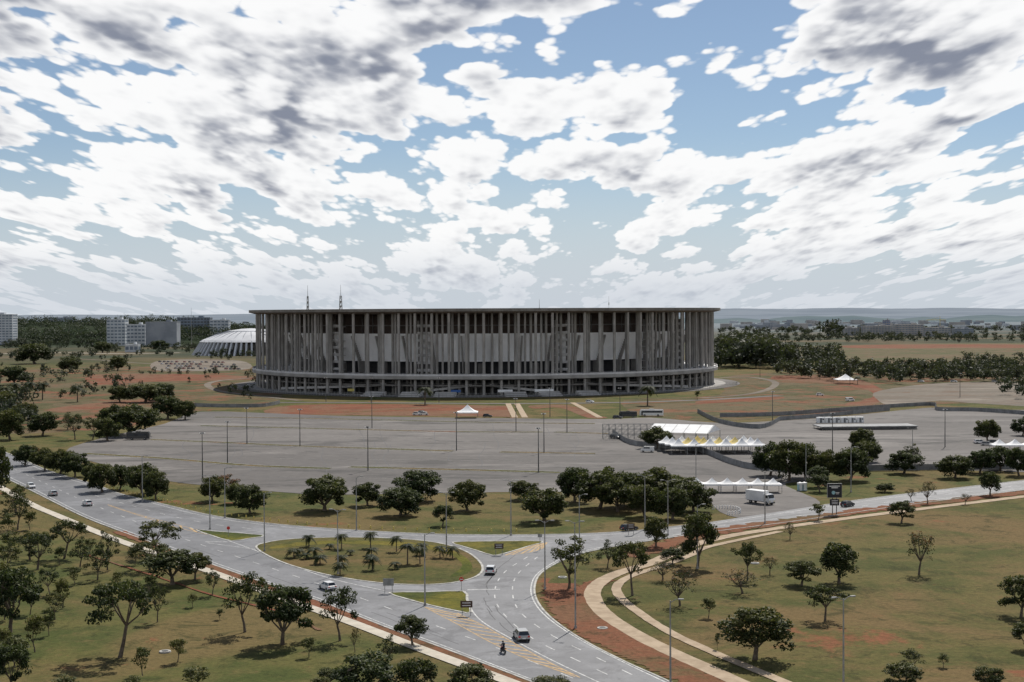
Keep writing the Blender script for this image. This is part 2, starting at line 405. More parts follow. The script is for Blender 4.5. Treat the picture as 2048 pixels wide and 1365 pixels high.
ga=G([(850,1216),(915,1250),(985,1288),(1060,1322),(1150,1355)]); gb=G([(915,1228),(965,1252),(1025,1286),(1090,1322),(1160,1357)])
ga=smooth(ga,4); gb=smooth(gb,4)
rib(mb,ga,.22,mz,m_yellow); rib(mb,gb,.22,mz,m_yellow)
for i in range(1,len(ga)-1,1): rib(mb,[ga[max(i-1,0)],gb[i]],.4,mz+.004,m_yellow)
for A,B in (([(392,1060),(340,1047),(270,1028),(215,1010)],[(430,1074),(350,1055),(280,1033),(217,1012)]),
            ([(1010,1112),(1060,1106),(1090,1096)],[(1060,1093),(1080,1089),(1095,1086)])):
    a=smooth(G(A),6); b=smooth(G(B),6); rib(mb,a,.2,mz,m_yellow); rib(mb,b,.2,mz,m_yellow)
    for i in range(0,len(a)-1,2): rib(mb,[a[i],b[i+1]],.45,mz+.004,m_yellow)
mb.obj('road_markings')
mb=MB()
for k in range(26):
    path=rq.choice([[(100,985),(320,1075),(520,1143),(700,1205),(850,1260),(1000,1318)],[(1055,1100),(985,1160),(985,1200),(1040,1265),(1160,1330)],[(190,985),(330,1022),(560,1058),(900,1078)],[(1250,1072),(1500,1042),(1800,1004)]])
    pp=smooth(G(path),12); i0=rq.randint(0,len(pp)-10); L=rq.randint(4,9); o=Vector((rq.uniform(-2,2),rq.uniform(-1.5,1.5),0))
    rib(mb,[q+o+Vector((rq.uniform(-.15,.15),rq.uniform(-.15,.15),0)) for q in pp[i0:i0+L]],.16,ROADZ+.004,m_tar)
mb.obj('tar_seals')
# footpaths
mb=MB(); rib(mb,smooth(G([(-150,915),(-40,955),(60,1008),(110,1030),(240,1083),(400,1137),(560,1195),(700,1245),(830,1295),(1000,1358),(1120,1405)]),6),2.4,nz(),m_side); mb.obj('sidewalk')
mb=MB(); rib(mb,smooth(G([(2200,975),(2048,994),(1850,1018),(1700,1037),(1500,1066),(1420,1082),(1370,1097),(1300,1128),(1240,1146),(1200,1166),(1185,1190),(1205,1225),(1265,1266),(1335,1302),(1430,1345),(1540,1395)]),8),3.0,nz(),m_path,wv=.05); mb.obj('footpath')
mb=MB(); rib(mb,smooth(G([(1560,1064),(1420,1094),(1385,1110),(1325,1133),(1265,1152),(1235,1172),(1240,1195),(1280,1228),(1340,1266),(1430,1308),(1570,1366),(1660,1405)]),8),1.8,nz(),m_path,wv=.08); mb.obj('footpath')
mb=MB(); rib(mb,smooth(G([(170,1110),(300,1150),(420,1190),(560,1225),(640,1262)]),10),.6,nz(),m_soil,wv=.5); mb.obj('worn_path')
mb=MB(); rib(mb,smooth(G([(1440,756),(1500,755),(1548,764),(1540,778),(1490,790),(1400,797)]),8),5,nz(),m_gravel); mb.obj('access_road')
mb=MB(); rib(mb,smooth(G([(500,757),(440,762),(415,770),(440,783),(520,793),(600,802)]),8),5,nz(),m_gravel); mb.obj('access_road')
mb=MB(); rib(mb,smooth(G([(560,806),(700,806),(1000,808),(1230,806),(1420,800),(1560,792)]),8),7,nz(),m_park); mb.obj('access_road')
for px in ([(1016,808),(1030,836)],[(1034,808),(1050,836)],[(1145,806),(1200,836)]):
    mb=MB(); rib(mb,G(px),3.0,nz(),m_path); mb.obj('footpath')
mb=MB(); rib(mb,smooth(G([(0,708),(100,706),(250,708),(360,706)]),6),10,nz(),m_side); mb.obj('avenue')
mb=MB(); rib(mb,smooth(G([(0,716),(150,718),(300,728),(500,733)]),6),6,nz(),m_gravel); mb.obj('dirt_road')
mz2=MB(); mz2.cyl((0,0,.02),(0,0,.22),.9,.85,m_kerb,20); mz2.cyl((0,0,.22),(0,0,.26),.5,.5,m_metald,16); mh=mz2.mesh('manhole')
for u,v in((1205,1258),(1125,1156),(1510,1128),(330,1305)): link('manhole_cover',mh,gp(u,v))
# ------------------------------------------------------------------ hills
def ridge(name,u0,u1,dist,depth,prof,mat):
    mb=MB(); N=len(prof)
    rows=[]
    for i,h in enumerate(prof):
        u=u0+(u1-u0)*i/(N-1); x=(u-1024)/F
        rows.append([(x*(dist-depth),dist-depth,-1),(x*(dist-depth*.4),dist-depth*.4,h*.75),(x*dist,dist,h),(x*(dist+depth),dist+depth,-1)])
    for i in range(N-1):
        for k in range(3): mb.face([rows[i][k],rows[i+1][k],rows[i+1][k+1],rows[i][k+1]],mat)
    return mb.obj(name,smooth=True)
rs=random.Random(3)
prof=[]
for i in range(140):
    u=-600+i*(3600)/139
    if u>1300: h=86+9*math.sin((u-1300)/210)+5*math.sin(u/37)+rs.uniform(-2,2)
    else: h=60+5*math.sin(u/70)+rs.uniform(-1,1)
    prof.append(h)
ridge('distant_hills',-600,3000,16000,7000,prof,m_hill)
ridge('distant_hills',1200,3000,8500,1800,[20+9*math.sin(i*.8)+7*math.sin(i*2.3+1)+rs.uniform(-3,3) for i in range(40)],M2('hazy_green_hill',(.11,.145,.16),(.14,.175,.185),.002,1,spec=0))  # green of the nearer ridge with haze mixed into its colour
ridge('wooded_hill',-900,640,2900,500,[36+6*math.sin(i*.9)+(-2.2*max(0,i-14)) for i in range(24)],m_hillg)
# ------------------------------------------------------------------ stadium
CX=(971-1024)/F*1030; CY=1030.0
st=empty('football_stadium',(CX,CY,0))
mb=MB()
mb.lathe([(168.5,51.6),(168.5,53.4),(146,53.0)],m_roofe,192)
mb.lathe([(146,50.4),(164,50.6),(168.5,51.6)],m_under,192)
mb.obj('roof_ring',parent=st)
mb=MB(); mb.lathe([(146,50.6),(120,48.8),(90,47.6),(60,47.0)],m_under,144); mb.obj('roof_soffit',parent=st)
mb=MB(); mb.lathe([(146,52.9),(100,51.0),(60,50.0),(60,47)],m_membr,144); mb.obj('roof_membrane',parent=st)
mb=MB(); mb.lathe([(133,35),(133,49.6),(132.6,49.6),(132.6,35)],m_inner,144)  # added wall closing the open gap, stands for shaded roof underside
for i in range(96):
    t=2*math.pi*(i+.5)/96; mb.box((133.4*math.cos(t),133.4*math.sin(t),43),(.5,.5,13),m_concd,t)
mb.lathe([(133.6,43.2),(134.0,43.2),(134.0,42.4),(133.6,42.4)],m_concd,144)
mb.obj('added_gap_wall',parent=st)
mb=MB()
for ring,(rr,off) in enumerate(((163,0),(156,.5),(149.5,0))):
    for i in range(96):
        t=2*math.pi*(i+off)/96+.012
        r=.88 if ring!=1 else .68
        mb.cyl((rr*math.cos(t),rr*math.sin(t),0),(rr*math.cos(t),rr*math.sin(t),50.55),r,r,m_conc,10,False)
mb.obj('columns',parent=st)
for p in st.children[-1].data.polygons: p.use_smooth=True
mb=MB()
mb.lathe([(110,12.2),(166.5,12.2),(166.5,10.2),(165.2,9.8),(110,10.0)],m_conc,192,mats=[m_bowl,m_conc,m_conc,m_concd])
mb.lathe([(166.3,12.2),(166.3,13.3),(166.0,13.3),(166.0,12.2)],m_concl,192)
mb.lathe([(150,6.6),(161,6.6),(161,5.6),(150,5.6)],m_concd,192,a0=R(180),a1=R(360))
mb.obj('concourse_slab',parent=st)
mb=MB()
mb.lathe([(146,0),(146,10)],m_concd,144)
for i in range(144):
    t=2*math.pi*(i+.5)/144
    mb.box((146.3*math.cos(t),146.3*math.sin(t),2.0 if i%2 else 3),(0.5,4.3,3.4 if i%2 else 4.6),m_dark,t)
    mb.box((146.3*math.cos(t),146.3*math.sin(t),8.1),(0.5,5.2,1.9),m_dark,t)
mb.obj('lower_wall',parent=st)
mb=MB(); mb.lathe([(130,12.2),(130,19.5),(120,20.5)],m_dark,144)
for i in range(72):
    t=2*math.pi*i/72
    if i%3==0: mb.box((131*math.cos(t),131*math.sin(t),15.5),(1.2,5,6.5),m_concd,t)
mb.obj('concourse_wall',parent=st)
mb=MB()
prof=[]; K=11
RB0,RB1=137,145
for k in range(K):
    r=RB0+(RB1-RB0)*k/K; zz=20+(36.5-20)*k/K
    r2=RB0+(RB1-RB0)*(k+1)/K; zz2=20+(36.5-20)*(k+1)/K
    prof+= [(r,zz),(r+.05,zz2-.18),(r2,zz2-.18)]
prof+=[(RB1,37.8),(RB1-.6,37.8)]
mb.lathe(prof,m_bowl,144)
mb.lathe([(RB1-.6,37.8),(120,31),(92,17),(72,6),(0,5)],m_seat,144)
mb.obj('seating_bowl',parent=st)
mb=MB()
for i in range(48):
    t=2*math.pi*(i+.35)/48; c,s=math.cos(t),math.sin(t); w=.42
    def q(r,z,o): return (r*c-o*s,r*s+o*c,z)
    prof2=[(133,12.3),(139,12.3),(140,21),(146.2,35.5),(146.2,36.4),(143,36.0),(133,19.0)]
    a=[q(r,z,-w) for r,z in prof2]; b=[q(r,z,w) for r,z in prof2]
    mb.face(a,m_conc); mb.face(b[::-1],m_conc)
    for k in range(len(a)):
        j=(k+1)%len(a); mb.face([a[k],b[k],b[j],a[j]],m_conc)
mb.obj('raker_beams',parent=st)
mb=MB()
for t0 in (R(-90-14),R(-90+20),R(-90-40),R(-90+48),R(-150),R(-25)):
    c,s=math.cos(t0),math.sin(t0)
    for k in range(7):
        mb.box((145*c,145*s,14.5+k*4.6),(5,9,.5),m_concl,t0)
        mb.box((147.7*c,147.7*s,15.4+k*4.6),(.25,8.6,1.0),m_concl,t0)
    for oy in(-4,4): mb.box((146*c-oy*s,146*s+oy*c,29),(2.2,.6,34),m_conc,t0)
mb.obj('stair_towers',parent=st)
mb=MB()
for a0,a1 in ((-150,-112),(-66,-30),(-108,-92),(-88,-72)):
    n=24
    for i in range(n):
        f0=i/n; f1=(i+1)/n; t0=R(a0+(a1-a0)*f0); t1=R(a0+(a1-a0)*f1)
        if a0 in(-66,-88): f0,f1=1-f0,1-f1
        z0=.6+f0*5.4; z1=.6+f1*5.4
        ra,rb=151,158
        P4=[(ra*math.cos(t0),ra*math.sin(t0)),(rb*math.cos(t0),rb*math.sin(t0)),(rb*math.cos(t1),rb*math.sin(t1)),(ra*math.cos(t1),ra*math.sin(t1))]
        zz=[z0,z0,z1,z1]
        mb.face([(P4[k][0],P4[k][1],zz[k]) for k in range(4)],m_conc)
        mb.face([(P4[1][0],P4[1][1],z0-.5),(P4[2][0],P4[2][1],z1-.5),(P4[2][0],P4[2][1],z1+1),(P4[1][0],P4[1][1],z0+1)],m_concl)
mb.obj('ramps',parent=st)
mb=MB()
mb.lathe([(140,.25),(172,.25),(172,.0)],m_conc,144)
mb.lathe([(140,.18),(182,.18),(182,0)],m_park,144)
mb.obj('apron',parent=st)
mb=MB()
for t0 in (-112,-104,-97,-83,-76,-68):
    t=R(t0)
    for k in range(6):
        rr=171+k*1.6
        mb.box((rr*math.cos(t),rr*math.sin(t),.25+(6-k)*.22),(1.6,13,(6-k)*.44),m_concl if k%2 else m_conc,t)
mb.obj('entrance_steps',parent=st)
mb=MB()
for i in range(200):
    t=R(-165+150*i/199); t1=R(-165+150*(i+1)/199); r=181
    p=(r*math.cos(t),r*math.sin(t)); p1=(r*math.cos(t1),r*math.sin(t1))
    mb.cyl((p[0],p[1],0),(p[0],p[1],2.6),.09,.09,m_metal,5)
    if i<199:
        for zz in(1.2,2.5): mb.cyl((p[0],p[1],zz),(p1[0],p1[1],zz),.06,.06,m_metal,4,False)
mb.obj('perimeter_fence',parent=st)
mb=MB()
for a,wd,mt in ((-85,9,m_canvas),(-77,12,m_canvas),(-95,6,m_blue),(-118,5,m_ylw)):
    t=R(a); mb.box((171.5*math.cos(t),171.5*math.sin(t),3.4),(.15,wd,1.5),mt,t)
    for o in (-wd/2,wd/2): mb.cyl((171.5*math.cos(t)-o*math.sin(t),171.5*math.sin(t)+o*math.cos(t),0),(171.5*math.cos(t)-o*math.sin(t),171.5*math.sin(t)+o*math.cos(t),4.4),.1,.1,m_metal,6)
mb.obj('banners',parent=st)
# ------------------------------------------------------------------ arena dome
gx,gy=gp(484,712).x,gp(484,712).y+60
ar=empty('domed_gymnasium',(gx,gy,0))
mb=MB(); mb.lathe([(60,0),(60,12),(58,15)],m_concd,96); mb.obj('wall',parent=ar)
mb=MB()
for i in range(64):
    t=2*math.pi*i/64; c,s=math.cos(t),math.sin(t); w=1.1
    pr=[(74,0),(70,0),(58.5,14),(58.5,18),(63,17)]
    a=[(r*c+w*s,r*s-w*c,z) for r,z in pr]; b=[(r*c-w*s,r*s+w*c,z) for r,z in pr]
    mb.face(a,m_bwd); mb.face(b[::-1],m_bwd)
    for k in range(5): j=(k+1)%5; mb.face([a[k],b[k],b[j],a[j]],m_bwd)
mb.obj('buttresses',parent=ar)
mb=MB(); mb.lathe([(64,16.5),(60,19),(45,25),(28,29.5),(27.9,30.2),(12,32.5),(0.1,33.2)],m_bwd,64)
for i in range(32):
    t=2*math.pi*i/32; c,s=math.cos(t),math.sin(t)
    for (r0,z0),(r1,z1) in (((63,17.2),(45,25.3)),((45,25.3),(28,29.9))): mb.cyl((r0*c,r0*s,z0),(r1*c,r1*s,z1),.35,.35,m_bg,4,False)
mb.obj('roof',parent=ar)
# ------------------------------------------------------------------ buildings
def building(name,u0,u1,vb,vt,depth,floors,wm,gm=m_bglass,nb=None,z0=0):
    p0=gp(u0,vb); p1=gp(u1,vb); d=p0.y
    hor=628-(0.0)+ (1024-(u0+u1)/2)*math.tan(R(.28))
    h=CH-(vt-hor)*d/F; w=(p1-p0).length; nb=nb or max(3,int(w/6))
    e=empty(name,((p0.x+p1.x)/2,d+depth/2,z0)); h-=z0
    m=MB(); m.box((0,0,h/2),(w,depth,h),wm); m.box((0,0,h+.4),(w+.6,depth+.6,.8),wm); m.box((w*.2,0,h+2.3),(w*.15,depth*.4,3),wm); m.obj('walls',parent=e)
    m=MB(); fh=h/floors
    for f in range(floors):
        for k in range(nb):
            x=-w/2+(k+.5)*w/nb; m.box((x,-depth/2-.02,fh*(f+.55)),(w/nb*.72,.2,fh*.45),gm)
    for f in range(floors):
        for sx in(-1,1):
            m.box((sx*(w/2+.02),0,fh*(f+.55)),(.2,depth*.8,fh*.45),gm)
    m.obj('windows',parent=e)
building('office_building',-60,18,692,630,25,12,m_bw)
building('office_building',214,248,692,640,22,8,m_bw)
building('office_building',254,288,693,650,18,6,m_bw)
building('office_building',292,350,694,645,26,2,m_bg,m_bg)
building('apartment_building',356,416,684,636,24,8,m_bglass,m_glass)
building('apartment_building',420,455,684,641,20,7,m_bw)
building('low_pavilion',250,275,705,690,12,1,m_bw)
building('office_building',90,140,668,636,20,6,m_bg); building('office_building',150,200,668,641,20,5,m_bw)
building('apartment_building',1728,1790,672,653,20,6,m_bb)
building('apartment_building',1793,1850,673,650,20,6,m_bb)
building('apartment_building',1853,1905,674,656,20,5,m_bb)
building('apartment_building',1660,1722,672,657,20,4,m_bb)
building('apartment_building',1910,1950,673,658,20,4,m_bg)
building('office_tower',1769,1781,668,641,16,8,m_bb,m_blue)
m=MB()
for i in range(170):
    u=rs.uniform(1450,2150) if i%3 else rs.uniform(-50,500); v=rs.uniform(645,664); p=gp(u,v)
    h=rs.uniform(6,20); m.box((p.x,p.y,h/2),(rs.uniform(15,50),15,h),rs.choice([m_bb,m_bw,m_bg]))
m.obj('distant_city')
def mast(name,u,vt,d,w=5):
    x=(u-1024)/F*d; hor=628+(1024-u)*math.tan(R(.28)); h=CH+(hor-vt)*d/F
    m=MB()
    n=14
    for k in range(n):
        a=w/2*(1-.75*k/n); b=w/2*(1-.75*(k+1)/n); z0=h*.86*k/n; z1=h*.86*(k+1)/n
        for sx,sy in((1,1),(1,-1),(-1,-1),(-1,1)):
            m.cyl((sx*a,sy*a,z0),(sx*b,sy*b,z1),.22,.2,m_metal,4,False)
        m.cyl((-a,-a,z0),(b,-b,z1),.14,.14,m_metal,4,False); m.cyl((a,-a,z0),(-b,-b,z1),.14,.14,m_metal,4,False)
        m.cyl((-a,a,z0),(b,b,z1),.14,.14,m_metal,4,False); m.cyl((-a,-a,z0),(a,-a,z0),.14,.14,m_metal,4,False)
    m.cyl((0,0,h*.84),(0,0,h),.3,.12,m_metal,6)
    for k in range(3): m.box((0,-.8,h*(.66+.06*k)),(1.4,1,2.0),m_conc)
    m.obj(name,(x,d,0))
mast('radio_mast',616,571,1500,5); mast('radio_mast',682,570,1480,7); mast('radio_mast',1079,599,1500,4)
m=MB(); m.cyl((0,0,0),(0,0,68),.25,.1,m_metal,6); m.box((0,0,60),(1,1,3),m_wpaint); m.obj('antenna_pole',((1218-1024)/F*1500,1500,0))
m=MB(); m.cyl((0,0,0),(0,0,62),.4,.15,m_metal,6); m.obj('antenna_pole',((383-1024)/F*2200,2200,0))
p=gp(1880,672); m=MB(); m.cyl((0,0,0),(0,0,34),.6,.6,m_ylw,4); m.cyl((-28,0,33),(12,0,33),.5,.5,m_ylw,4); m.cyl((0,0,34),(0,0,40),.5,.3,m_ylw,4); m.cyl((0,0,40),(-20,0,33),.2,.2,m_ylw,4); m.box((10,0,31.5),(4,2,3),m_conc); m.obj('tower_crane',p)
# ------------------------------------------------------------------ trees
def rand_quads(C,size,rng,nrm=None,flat=.5):
    N=len(C)
    n=rng.normal(size=(N,3)); 
    if nrm is not None: n=n*.75+nrm
    n/=np.linalg.norm(n,axis=1)[:,None]+1e-9
    a=rng.normal(size=(N,3)); x=np.cross(n,a); x/=np.linalg.norm(x,axis=1)[:,None]+1e-9
    y=np.cross(n,x); s=(size*rng.uniform(.6,1.4,N))[:,None]
    V=np.empty((N*4,3)); V[0::4]=C-x*s-y*s*.1; V[1::4]=C-y*s*.55; V[2::4]=C+x*s+y*s*.1; V[3::4]=C+y*s*.55
    return V
def tree(name,seed,H,W,bot,ncl,cr,nleaf,leaf,limbs=6,trunk=.28,mats=(L_d,L_m,L_l),hollow=.45,flat=1.0,lean=.4,low=-.25):
    rng=np.random.RandomState(seed); mb=MB()
    zb=H*bot; zc=zb+(H-zb)*.38; hz_up=H-zc-cr*.6; hz_dn=(zc-zb)
    fork=Vector((rng.uniform(-lean,lean),rng.uniform(-lean,lean),max(zb*.85,H*.14)))
    mid=Vector((fork.x*.3,fork.y*.6,fork.z*.5))
    mb.cyl((0,0,-.1),mid,trunk*1.25,trunk*.95,m_bark,8,False); mb.cyl(mid,fork,trunk*.95,trunk*.85,m_bark,8,False)
    tips=[]
    for i in range(limbs):
        t=2*math.pi*(i+rng.uniform(-.3,.3))/limbs; rr=W/2*rng.uniform(.35,.6)
        tip=Vector((fork.x+rr*math.cos(t),fork.y+rr*math.sin(t),zc+rng.uniform(-.1,.5)*hz_up))
        kn=fork.lerp(tip,.5)+Vector((rng.uniform(-.3,.3),rng.uniform(-.3,.3),rng.uniform(-.4,.3)))
        mb.cyl(fork,kn,trunk*.55,trunk*.38,m_bark,6,False); mb.cyl(kn,tip,trunk*.38,trunk*.2,m_bark,5,False); tips.append(tip); tips.append(kn)
    sec=rng.uniform(.74,1.1,9)
    for k in range(ncl):
        while True:
            d=rng.normal(size=3); d/=np.linalg.norm(d)
            if d[2]>low: break
        rad=rng.uniform(hollow,1.0)**.6
        ang=(math.atan2(d[1],d[0])/(2*math.pi)+.5)*8; lum=sec[int(ang)%8]*(1-ang%1)+sec[(int(ang)+1)%8]*(ang%1)
        R0=(W/2-cr*.7)*rad*lum
        c=np.array([d[0]*R0,d[1]*R0,zc+d[2]*rad*(hz_up*sec[(k*3)%9] if d[2]>0 else hz_dn/abs(low))])
        c[0]+=fork.x*.6; c[1]+=fork.y*.6
        cv=Vector(c); tp=min(tips,key=lambda q:(q-cv).length)
        mb.cyl(tp,cv,trunk*.16,trunk*.05,m_bark,4,False)
        r=cr*rng.uniform(.6,1.25)
        o=rng.normal(size=(nleaf,3)); o/=np.linalg.norm(o,axis=1)[:,None]; rr=rng.uniform(.25,1.1,nleaf)[:,None]**.5
        P=c+o*rr*r*np.array([1,1,.72*flat])
        V=rand_quads(P,leaf,rng,o*.8+np.array([0,0,.35]))
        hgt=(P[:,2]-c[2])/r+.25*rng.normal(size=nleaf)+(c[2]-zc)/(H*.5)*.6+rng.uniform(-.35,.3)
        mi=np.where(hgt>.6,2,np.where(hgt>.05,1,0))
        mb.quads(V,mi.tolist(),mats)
    return mb.mesh(name)
KINDS={}
KINDS['mango']=[(tree('mango_%d'%i,10+i,10,12,.16,62,1.4,120,.28,6,.38,hollow=.35,low=-.5),10,10.2) for i in range(5)]
KINDS['round']=[(tree('round_%d'%i,30+i,10,9,.22,44,1.2,110,.24,6,.28),10,7.8) for i in range(4)]
KINDS['umb']=[(tree('umb_%d'%i,50+i,10,12,.42,34,1.15,90,.21,7,.26,mats=(L_d,L_m,L_l),hollow=.5,flat=.8,lean=.9),10,10.2) for i in range(3)]
KINDS['open']=[(tree('open_%d'%i,70+i,10,8.5,.30,26,1.0,66,.20,7,.2,mats=(L_d,L_m,L_l),hollow=.3,lean=.6),10,7.2) for i in range(3)]
KINDS['bare']=[(tree('bare_%d'%i,90+i,8,7.5,.30,60,.7,16,.15,9,.19,mats=(L_d,L_m,L_br),hollow=.2,lean=.5),8,6.4) for i in range(3)]
KINDS['light']=[(tree('light_%d'%i,110+i,8,5.5,.25,26,.85,55,.2,5,.12,mats=(L_m,L_l,L_o),hollow=.2),8,4.6) for i in range(3)]
KINDS['rust']=[(tree('rust_%d'%i,130+i,9,9,.22,30,1.1,70,.24,6,.22,mats=(L_m,L_br,L_br),hollow=.3),9,8) for i in range(1)]
NAMES={'mango':'mango_tree','round':'broadleaf_tree','umb':'umbrella_tree','open':'savanna_tree','bare':'sparse_tree','light':'young_tree','rust':'flowering_tree'}
TR=[]
def T(kind,*L):
    for t in L: TR.append((kind,)+t)
T('mango',(650,1022,104,74),(735,1012,62,50),(800,1032,95,62),(835,1002,112,66),(935,1022,74,64),(1050,1000,66,42),(1090,1044,100,70),(1150,1005,72,76),(1200,1017,112,86),(1265,1012,84,72),(1320,1012,112,80),(1388,1025,95,68),(1355,1000,90,55),(1235,1024,90,72),(1290,1035,80,72),(1345,1040,80,70),
 (50,932,52,46),(90,942,52,48),(120,948,60,52),(150,955,60,54),(185,972,50,48),(205,985,66,62),(240,980,60,54),(285,990,82,66),(312,1000,60,62),(425,1003,62,54),(500,1027,68,62),(470,1008,50,45),
 (230,868,80,62),(268,872,92,66),(215,882,52,50),(335,838,60,50),(370,840,45,42),(290,805,84,40),(240,805,52,36),(85,872,62,50),(20,880,66,66),(325,800,50,36),
 (140,745,58,34),(235,742,42,30),(70,728,84,44),(205,706,36,24),(320,703,36,24),(30,770,60,40),(0,830,60,50),(50,840,50,36),
 (1315,897,66,46),(1725,907,70,52),(1540,952,72,72),(1578,962,84,88),(1612,957,80,76),(1655,962,72,66),(1700,962,82,72),(1735,925,62,46),(1808,948,72,48),(1910,957,76,50),(1960,947,62,52),(2000,942,62,52),(2038,952,62,62),(1976,885,56,50),(2045,872,46,40),(1770,985,40,20))
T('round',(885,1052,40,46),(1395,1137,78,120),(1312,1095,55,68),(1678,1167,84,90),(1603,1172,76,54),(1510,1320,140,118),(565,1290,110,130),(825,1292,68,66),(20,1265,110,140),(-10,1010,70,130),(740,1410,135,110),(830,1400,90,90),(940,1400,110,78),(2042,1235,80,90),(2050,1300,60,60),(1803,1047,54,48),(1636,975,50,46),(345,1170,110,76),(20,1380,80,100),(1810,1385,85,62),(1975,1385,60,55),(1980,992,44,54),(1640,985,45,40),(1100,1400,90,50),(1345,1130,50,36),(390,1160,60,60),(660,1370,60,36))
T('umb',(240,1315,155,165),(318,1112,112,74),(1650,1243,92,72),(128,1118,95,82),(1495,1162,60,78),(1265,1192,86,112),(60,1120,70,60),(300,1140,90,60))
T('open',(680,1282,82,116),(490,1265,88,128),(1215,1137,48,56),(1823,1345,50,50),(215,1140,50,78),(425,1192,38,54),(315,1245,46,80),(1138,1178,90,108),(35,1060,60,80),(75,1140,70,80),(195,1160,50,70),(1820,938,40,50),(150,880,45,55),(185,880,40,50),(135,860,40,35),(30,1030,50,60),(100,1190,50,60),(775,1330,50,60),(160,1135,50,60),(20,1150,60,70),(110,1240,50,60))
T('bare',(1838,1150,66,94),(1360,1212,74,72),(1485,1188,72,52),(1580,1080,30,36),(1855,1008,38,46),(1325,1162,60,42),(1823,1003,24,26),(1365,1120,40,34),(710,1305,26,50),(1930,1010,26,24),(1540,1150,40,40))
T('light',(125,1217,38,66),(98,1272,30,58),(70,1305,50,84),(285,1352,38,64),(355,1325,38,52),(618,1315,30,44),(525,1197,24,44),(30,1335,60,66),(1417,1236,30,44),(1435,1300,14,36),(1887,1335,24,30),(1636,1042,36,38),(390,1385,60,56),(130,1390,60,40),(265,1390,50,40),(10,1180,50,60),(90,1100,30,40),(20,1110,40,50),(180,1105,26,30),(300,1190,30,44),(10,1240,50,50),(150,1170,30,40),(640,1390,50,40),(1395,800,16,20),(270,1130,30,40),(385,1215,22,30),(40,1000,30,30),(60,1060,30,40),(235,1180,26,40),(60,1230,40,60),(200,1200,24,36),(5,1310,40,60),(120,1130,30,40),(15,1075,36,50),(440,1240,20,24))
T('rust',(455,985,52,40),(66,930,40,40))
rt=random.Random(11)
for kind,u,v,w,h in TR:
    me,H0,W0=rt.choice(KINDS[kind]); p=gp(u,v); k=p.y/F
    s=w*k/W0; sz=h*k/H0*1.04
    link(NAMES[kind],me,p,rt.uniform(0,6.28),(s,s*rt.uniform(.85,1.1),sz))
def palm_mesh(name,seed,H=6,fr=18,L=3.0):
    rng=random.Random(seed); mb=MB(); 
    mb.cyl((0,0,0),(.05,0,H*.5),.24,.18,m_bark,8,False); mb.cyl((.05,0,H*.5),(.1,0,H),.18,.14,m_bark,8,False)
    for i in range(fr):
        t=2*math.pi*i/fr+rng.uniform(-.15,.15); el=rng.uniform(-.1,1.1); pts=[]
        for k in range(8):
            s=k/7; r=L*s*math.cos(el*(1-.5*s)); z=H+L*math.sin(el)*s-1.6*s*s*L*.5
            pts.append(Vector((.1+r*math.cos(t),r*math.sin(t),z)))
        sd=Vector((-math.sin(t),math.cos(t),0)); mt=rng.choice([L_m,L_d,L_d])
        for k in range(7):
            a,b=pts[k],pts[k+1]
            mb.cyl(a,b,.05,.04,L_m,3,False)
            for q in range(3):
                c=a.lerp(b,q/3); ll=.9*math.sin(math.pi*min(1,(k+q/3+1.0)/8.2))+.1; fw=(b-a)*.45
                for sg in(-1,1):
                    e=c+sd*sg*ll+fw+Vector((0,0,-.25*ll)); mb.face([c,c+(b-a)*.36,e],mt)
    return mb.mesh(name)
palms=[palm_mesh('palm_a',1,5.2,22),palm_mesh('palm_b',2,2.2,22),palm_mesh('palm_c',3,3.6,22)]
for u,v,h in ((618,1095,24),(683,1100,30),(741,1098,32),(793,1105,30),(588,1117,20),(628,1117,22),(640,1130,20),(612,1120,14),(685,1135,24),(680,1152,26),(743,1113,18),(745,1142,28),(740,1125,16),(790,1140,16),(815,1130,40),(840,1130,34),(843,1112,24),(880,1117,24),(905,1118,24),(700,1112,12),(660,1100,12),(600,1112,14)):
    i=0 if h>29 else (2 if h>22 else 1); me=palms[i]; H0=(6.8,3.8,5.2)[i]; p=gp(u,v); link('palm_tree',me,p+Vector((0,0,.1)),rt.uniform(0,6),(1.2*h*p.y/F/H0,)*3)
for u,v,h in((850,810,42),(1295,812,48),(30,800,40),(85,800,40),(60,795,36),(155,805,40),(10,810,44),(1715,770,20)):
    p=gp(u,v); link('palm_tree',palms[0],p,rt.uniform(0,6),(h*p.y/F/7.0,)*3)
